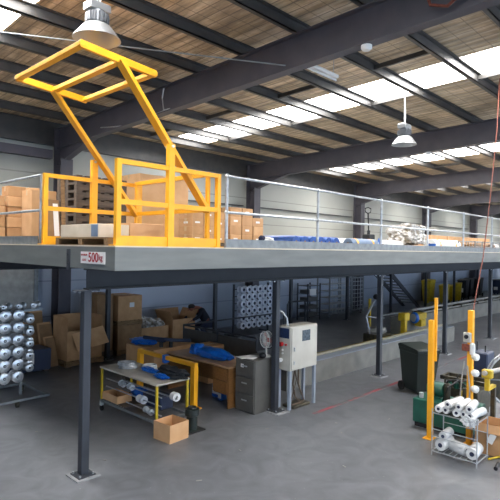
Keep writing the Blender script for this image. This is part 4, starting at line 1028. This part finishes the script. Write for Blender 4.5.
# cage trolley with rolls
t = thing('wire_trolley', 'wire cage trolley holding white wrapped rolls on two shelves', 'trolley', (6.80, 2.37, 0))
w, dd = .38, .60
for x in (0, w):
    for y in (0, dd): MB().cyl((x, y, .0), (x, y, .64), .008).build('upright', 'galv', t, True)
def shelf(z, name):
    mb = MB()
    for y in (0, dd): mb.bar((0, y, z), (w, y, z), .012)
    for x in (0, w): mb.bar((x, 0, z), (x, dd, z), .012)
    for k in range(1, 8): mb.bar((0, dd*k/8, z), (w, dd*k/8, z), .008)
    mb.build(name, 'galv', t)
shelf(.06, 'bottom_shelf'); shelf(.58, 'top_shelf')
MB().bb(.01, w-.01, .01, dd-.01, .589, .600).build('shelf_board', 'rust', t)
for a, b in ((0, .26), (0, .36), (w, .36)): MB().bar((a, 0, b), (a, dd, b), .010).build('side_bar', 'galv', t)
FG = 'white film rolls on the wire trolley'
rr = random.Random(3)
def froll(x, y, z, r, ln, rz, label, tilt=0):
    t = thing('film_roll', label, 'roll', (x, y, z+r), rz, FG)
    MB().lathe([(r*.4, -ln/2), (r*.9, -ln/2), (r, -ln/2+.01), (r, ln/2-.01), (r*.9, ln/2), (r*.4, ln/2), (r*.4, -ln/2)], (0, 0, 0), (1, 0, tilt), 20).build('wound_film', 'film', t, True)
    MB().lathe([(.001, -ln/2-.002), (r*.38, -ln/2-.002), (r*.38, ln/2+.002), (.001, ln/2+.002)], (0, 0, 0), (1, 0, tilt), 16).build('core_hole', 'navy', t, True)
top = .601
ty = [2.44, 2.55, 2.66, 2.77, 2.88]
names = ['rightmost', 'second from the right', 'middle', 'second from the left', 'leftmost']
for k, y in enumerate(ty): froll(6.97+.02*(k % 2), y, top, .053, .38, .12*(k % 3-1), 'white film roll lying %s in the lower layer of the top shelf' % names[k])
for k, y in enumerate((2.49, 2.60, 2.72)): froll(6.94, y, top+.095, .052, .36, .15*(1-k), 'white film roll in the upper layer of the top shelf, %s' % ('right', 'centre', 'left')[k])
for k, (y, x, rz) in enumerate(((2.46, 6.98, .1), (2.645, 6.94, 1.25), (2.86, 6.98, -.05))): froll(x, y, .07, .078, .30 if k != 1 else .24, rz, 'thick white film roll lying %s on the bottom shelf' % ('right', 'crosswise in the middle', 'left')[k])
froll(6.97, 2.84, .07+.15, .06, .28, .05, 'white film roll resting on the left roll of the bottom shelf')
t = thing('film_scrap', 'crumpled white film draped over the right of the top shelf', 'film', (6.84, 2.42, .62))
MB().blob((-.03, .06, -.03), (.12, .2, .16), .5, 90).build('film_body', 'film', t)
open_carton((7.55, 2.42, 0), (.40, .38, .42), 'brown open carton on the floor behind the wire trolley', math.radians(8), 'card', (1, 0, 0, 1), (2.6, 1, 1, .7), .3)
t = thing('paper_scrap', 'torn white paper stuck on the carton behind the wire trolley', 'paper', (7.31, 2.36, .2))
MB().box((.0, 0, .05), (.004, .08, .14), Matrix.Rotation(.14, 3, 'Z') @ Matrix.Rotation(.4, 3, 'X')).build('scrap', 'paper', t)
t = thing('hand_tool', 'short black tool lying on the floor in the bottom right corner', 'tool', (7.0, 2.17, 0))
MB().tube([(-.1, 0, .025), (.1, .03, .025)], .024, 10).build('tool_body', 'blackp', t, True)
t = thing('yellow_strap', 'yellow strap piece lying on the floor near the bottom right corner', 'strap', (7.3, 2.28, 0))
MB().tube([(-.12, .07, .015), (0, .02, .015), (.08, -.02, .02), (.16, -.02, .015)], .014, 8).build('strap_body', 'yellow_old', t, True)

# red floor line
tag(struct(MB().bb(7.0, 14.5, 5.09, 5.17, .0005, .002).build('floor_marking', mat('faded_red_line', '93494f', .6, 0, '66676b', 2.2, lo=.46, hi=.58))), 'faded red painted line', 'line')
# litter specks
for i, (x, y) in enumerate(((3.3, 7.5), (5.6, 3.6), (4.0, 4.6), (6.6, 4.3), (3.5, 5.9), (7.7, 4.1), (5.0, 4.9), (5.9, 5.2), (3.0, 4.2), (6.9, 4.6))):
    tag(MB().box((x, y, .004), (.04+.015*(i % 3), .016, .006), Matrix.Rotation(i*1.3, 3, 'Z'), .0).build('paper_scrap', 'weathered'), 'tiny pale paper scrap lying loose on the open concrete floor', 'scrap', 'paper scraps on the floor')

# ------------------------------------------------------------ light
w = bpy.data.worlds.new('world'); sc.world = w; w.use_nodes = True
bg = w.node_tree.nodes['Background']; bg.inputs['Color'].default_value = (.56, .74, 1., 1); bg.inputs['Strength'].default_value = 3.4
v = sc.view_settings; v.view_transform = 'Standard'; v.look = 'None'; v.exposure = .25; v.gamma = 1
sc.cycles.use_denoising = True
sc.cycles.max_bounces = 6; sc.cycles.diffuse_bounces = 4; sc.cycles.glossy_bounces = 3
sc.cycles.sample_clamp_indirect = 6
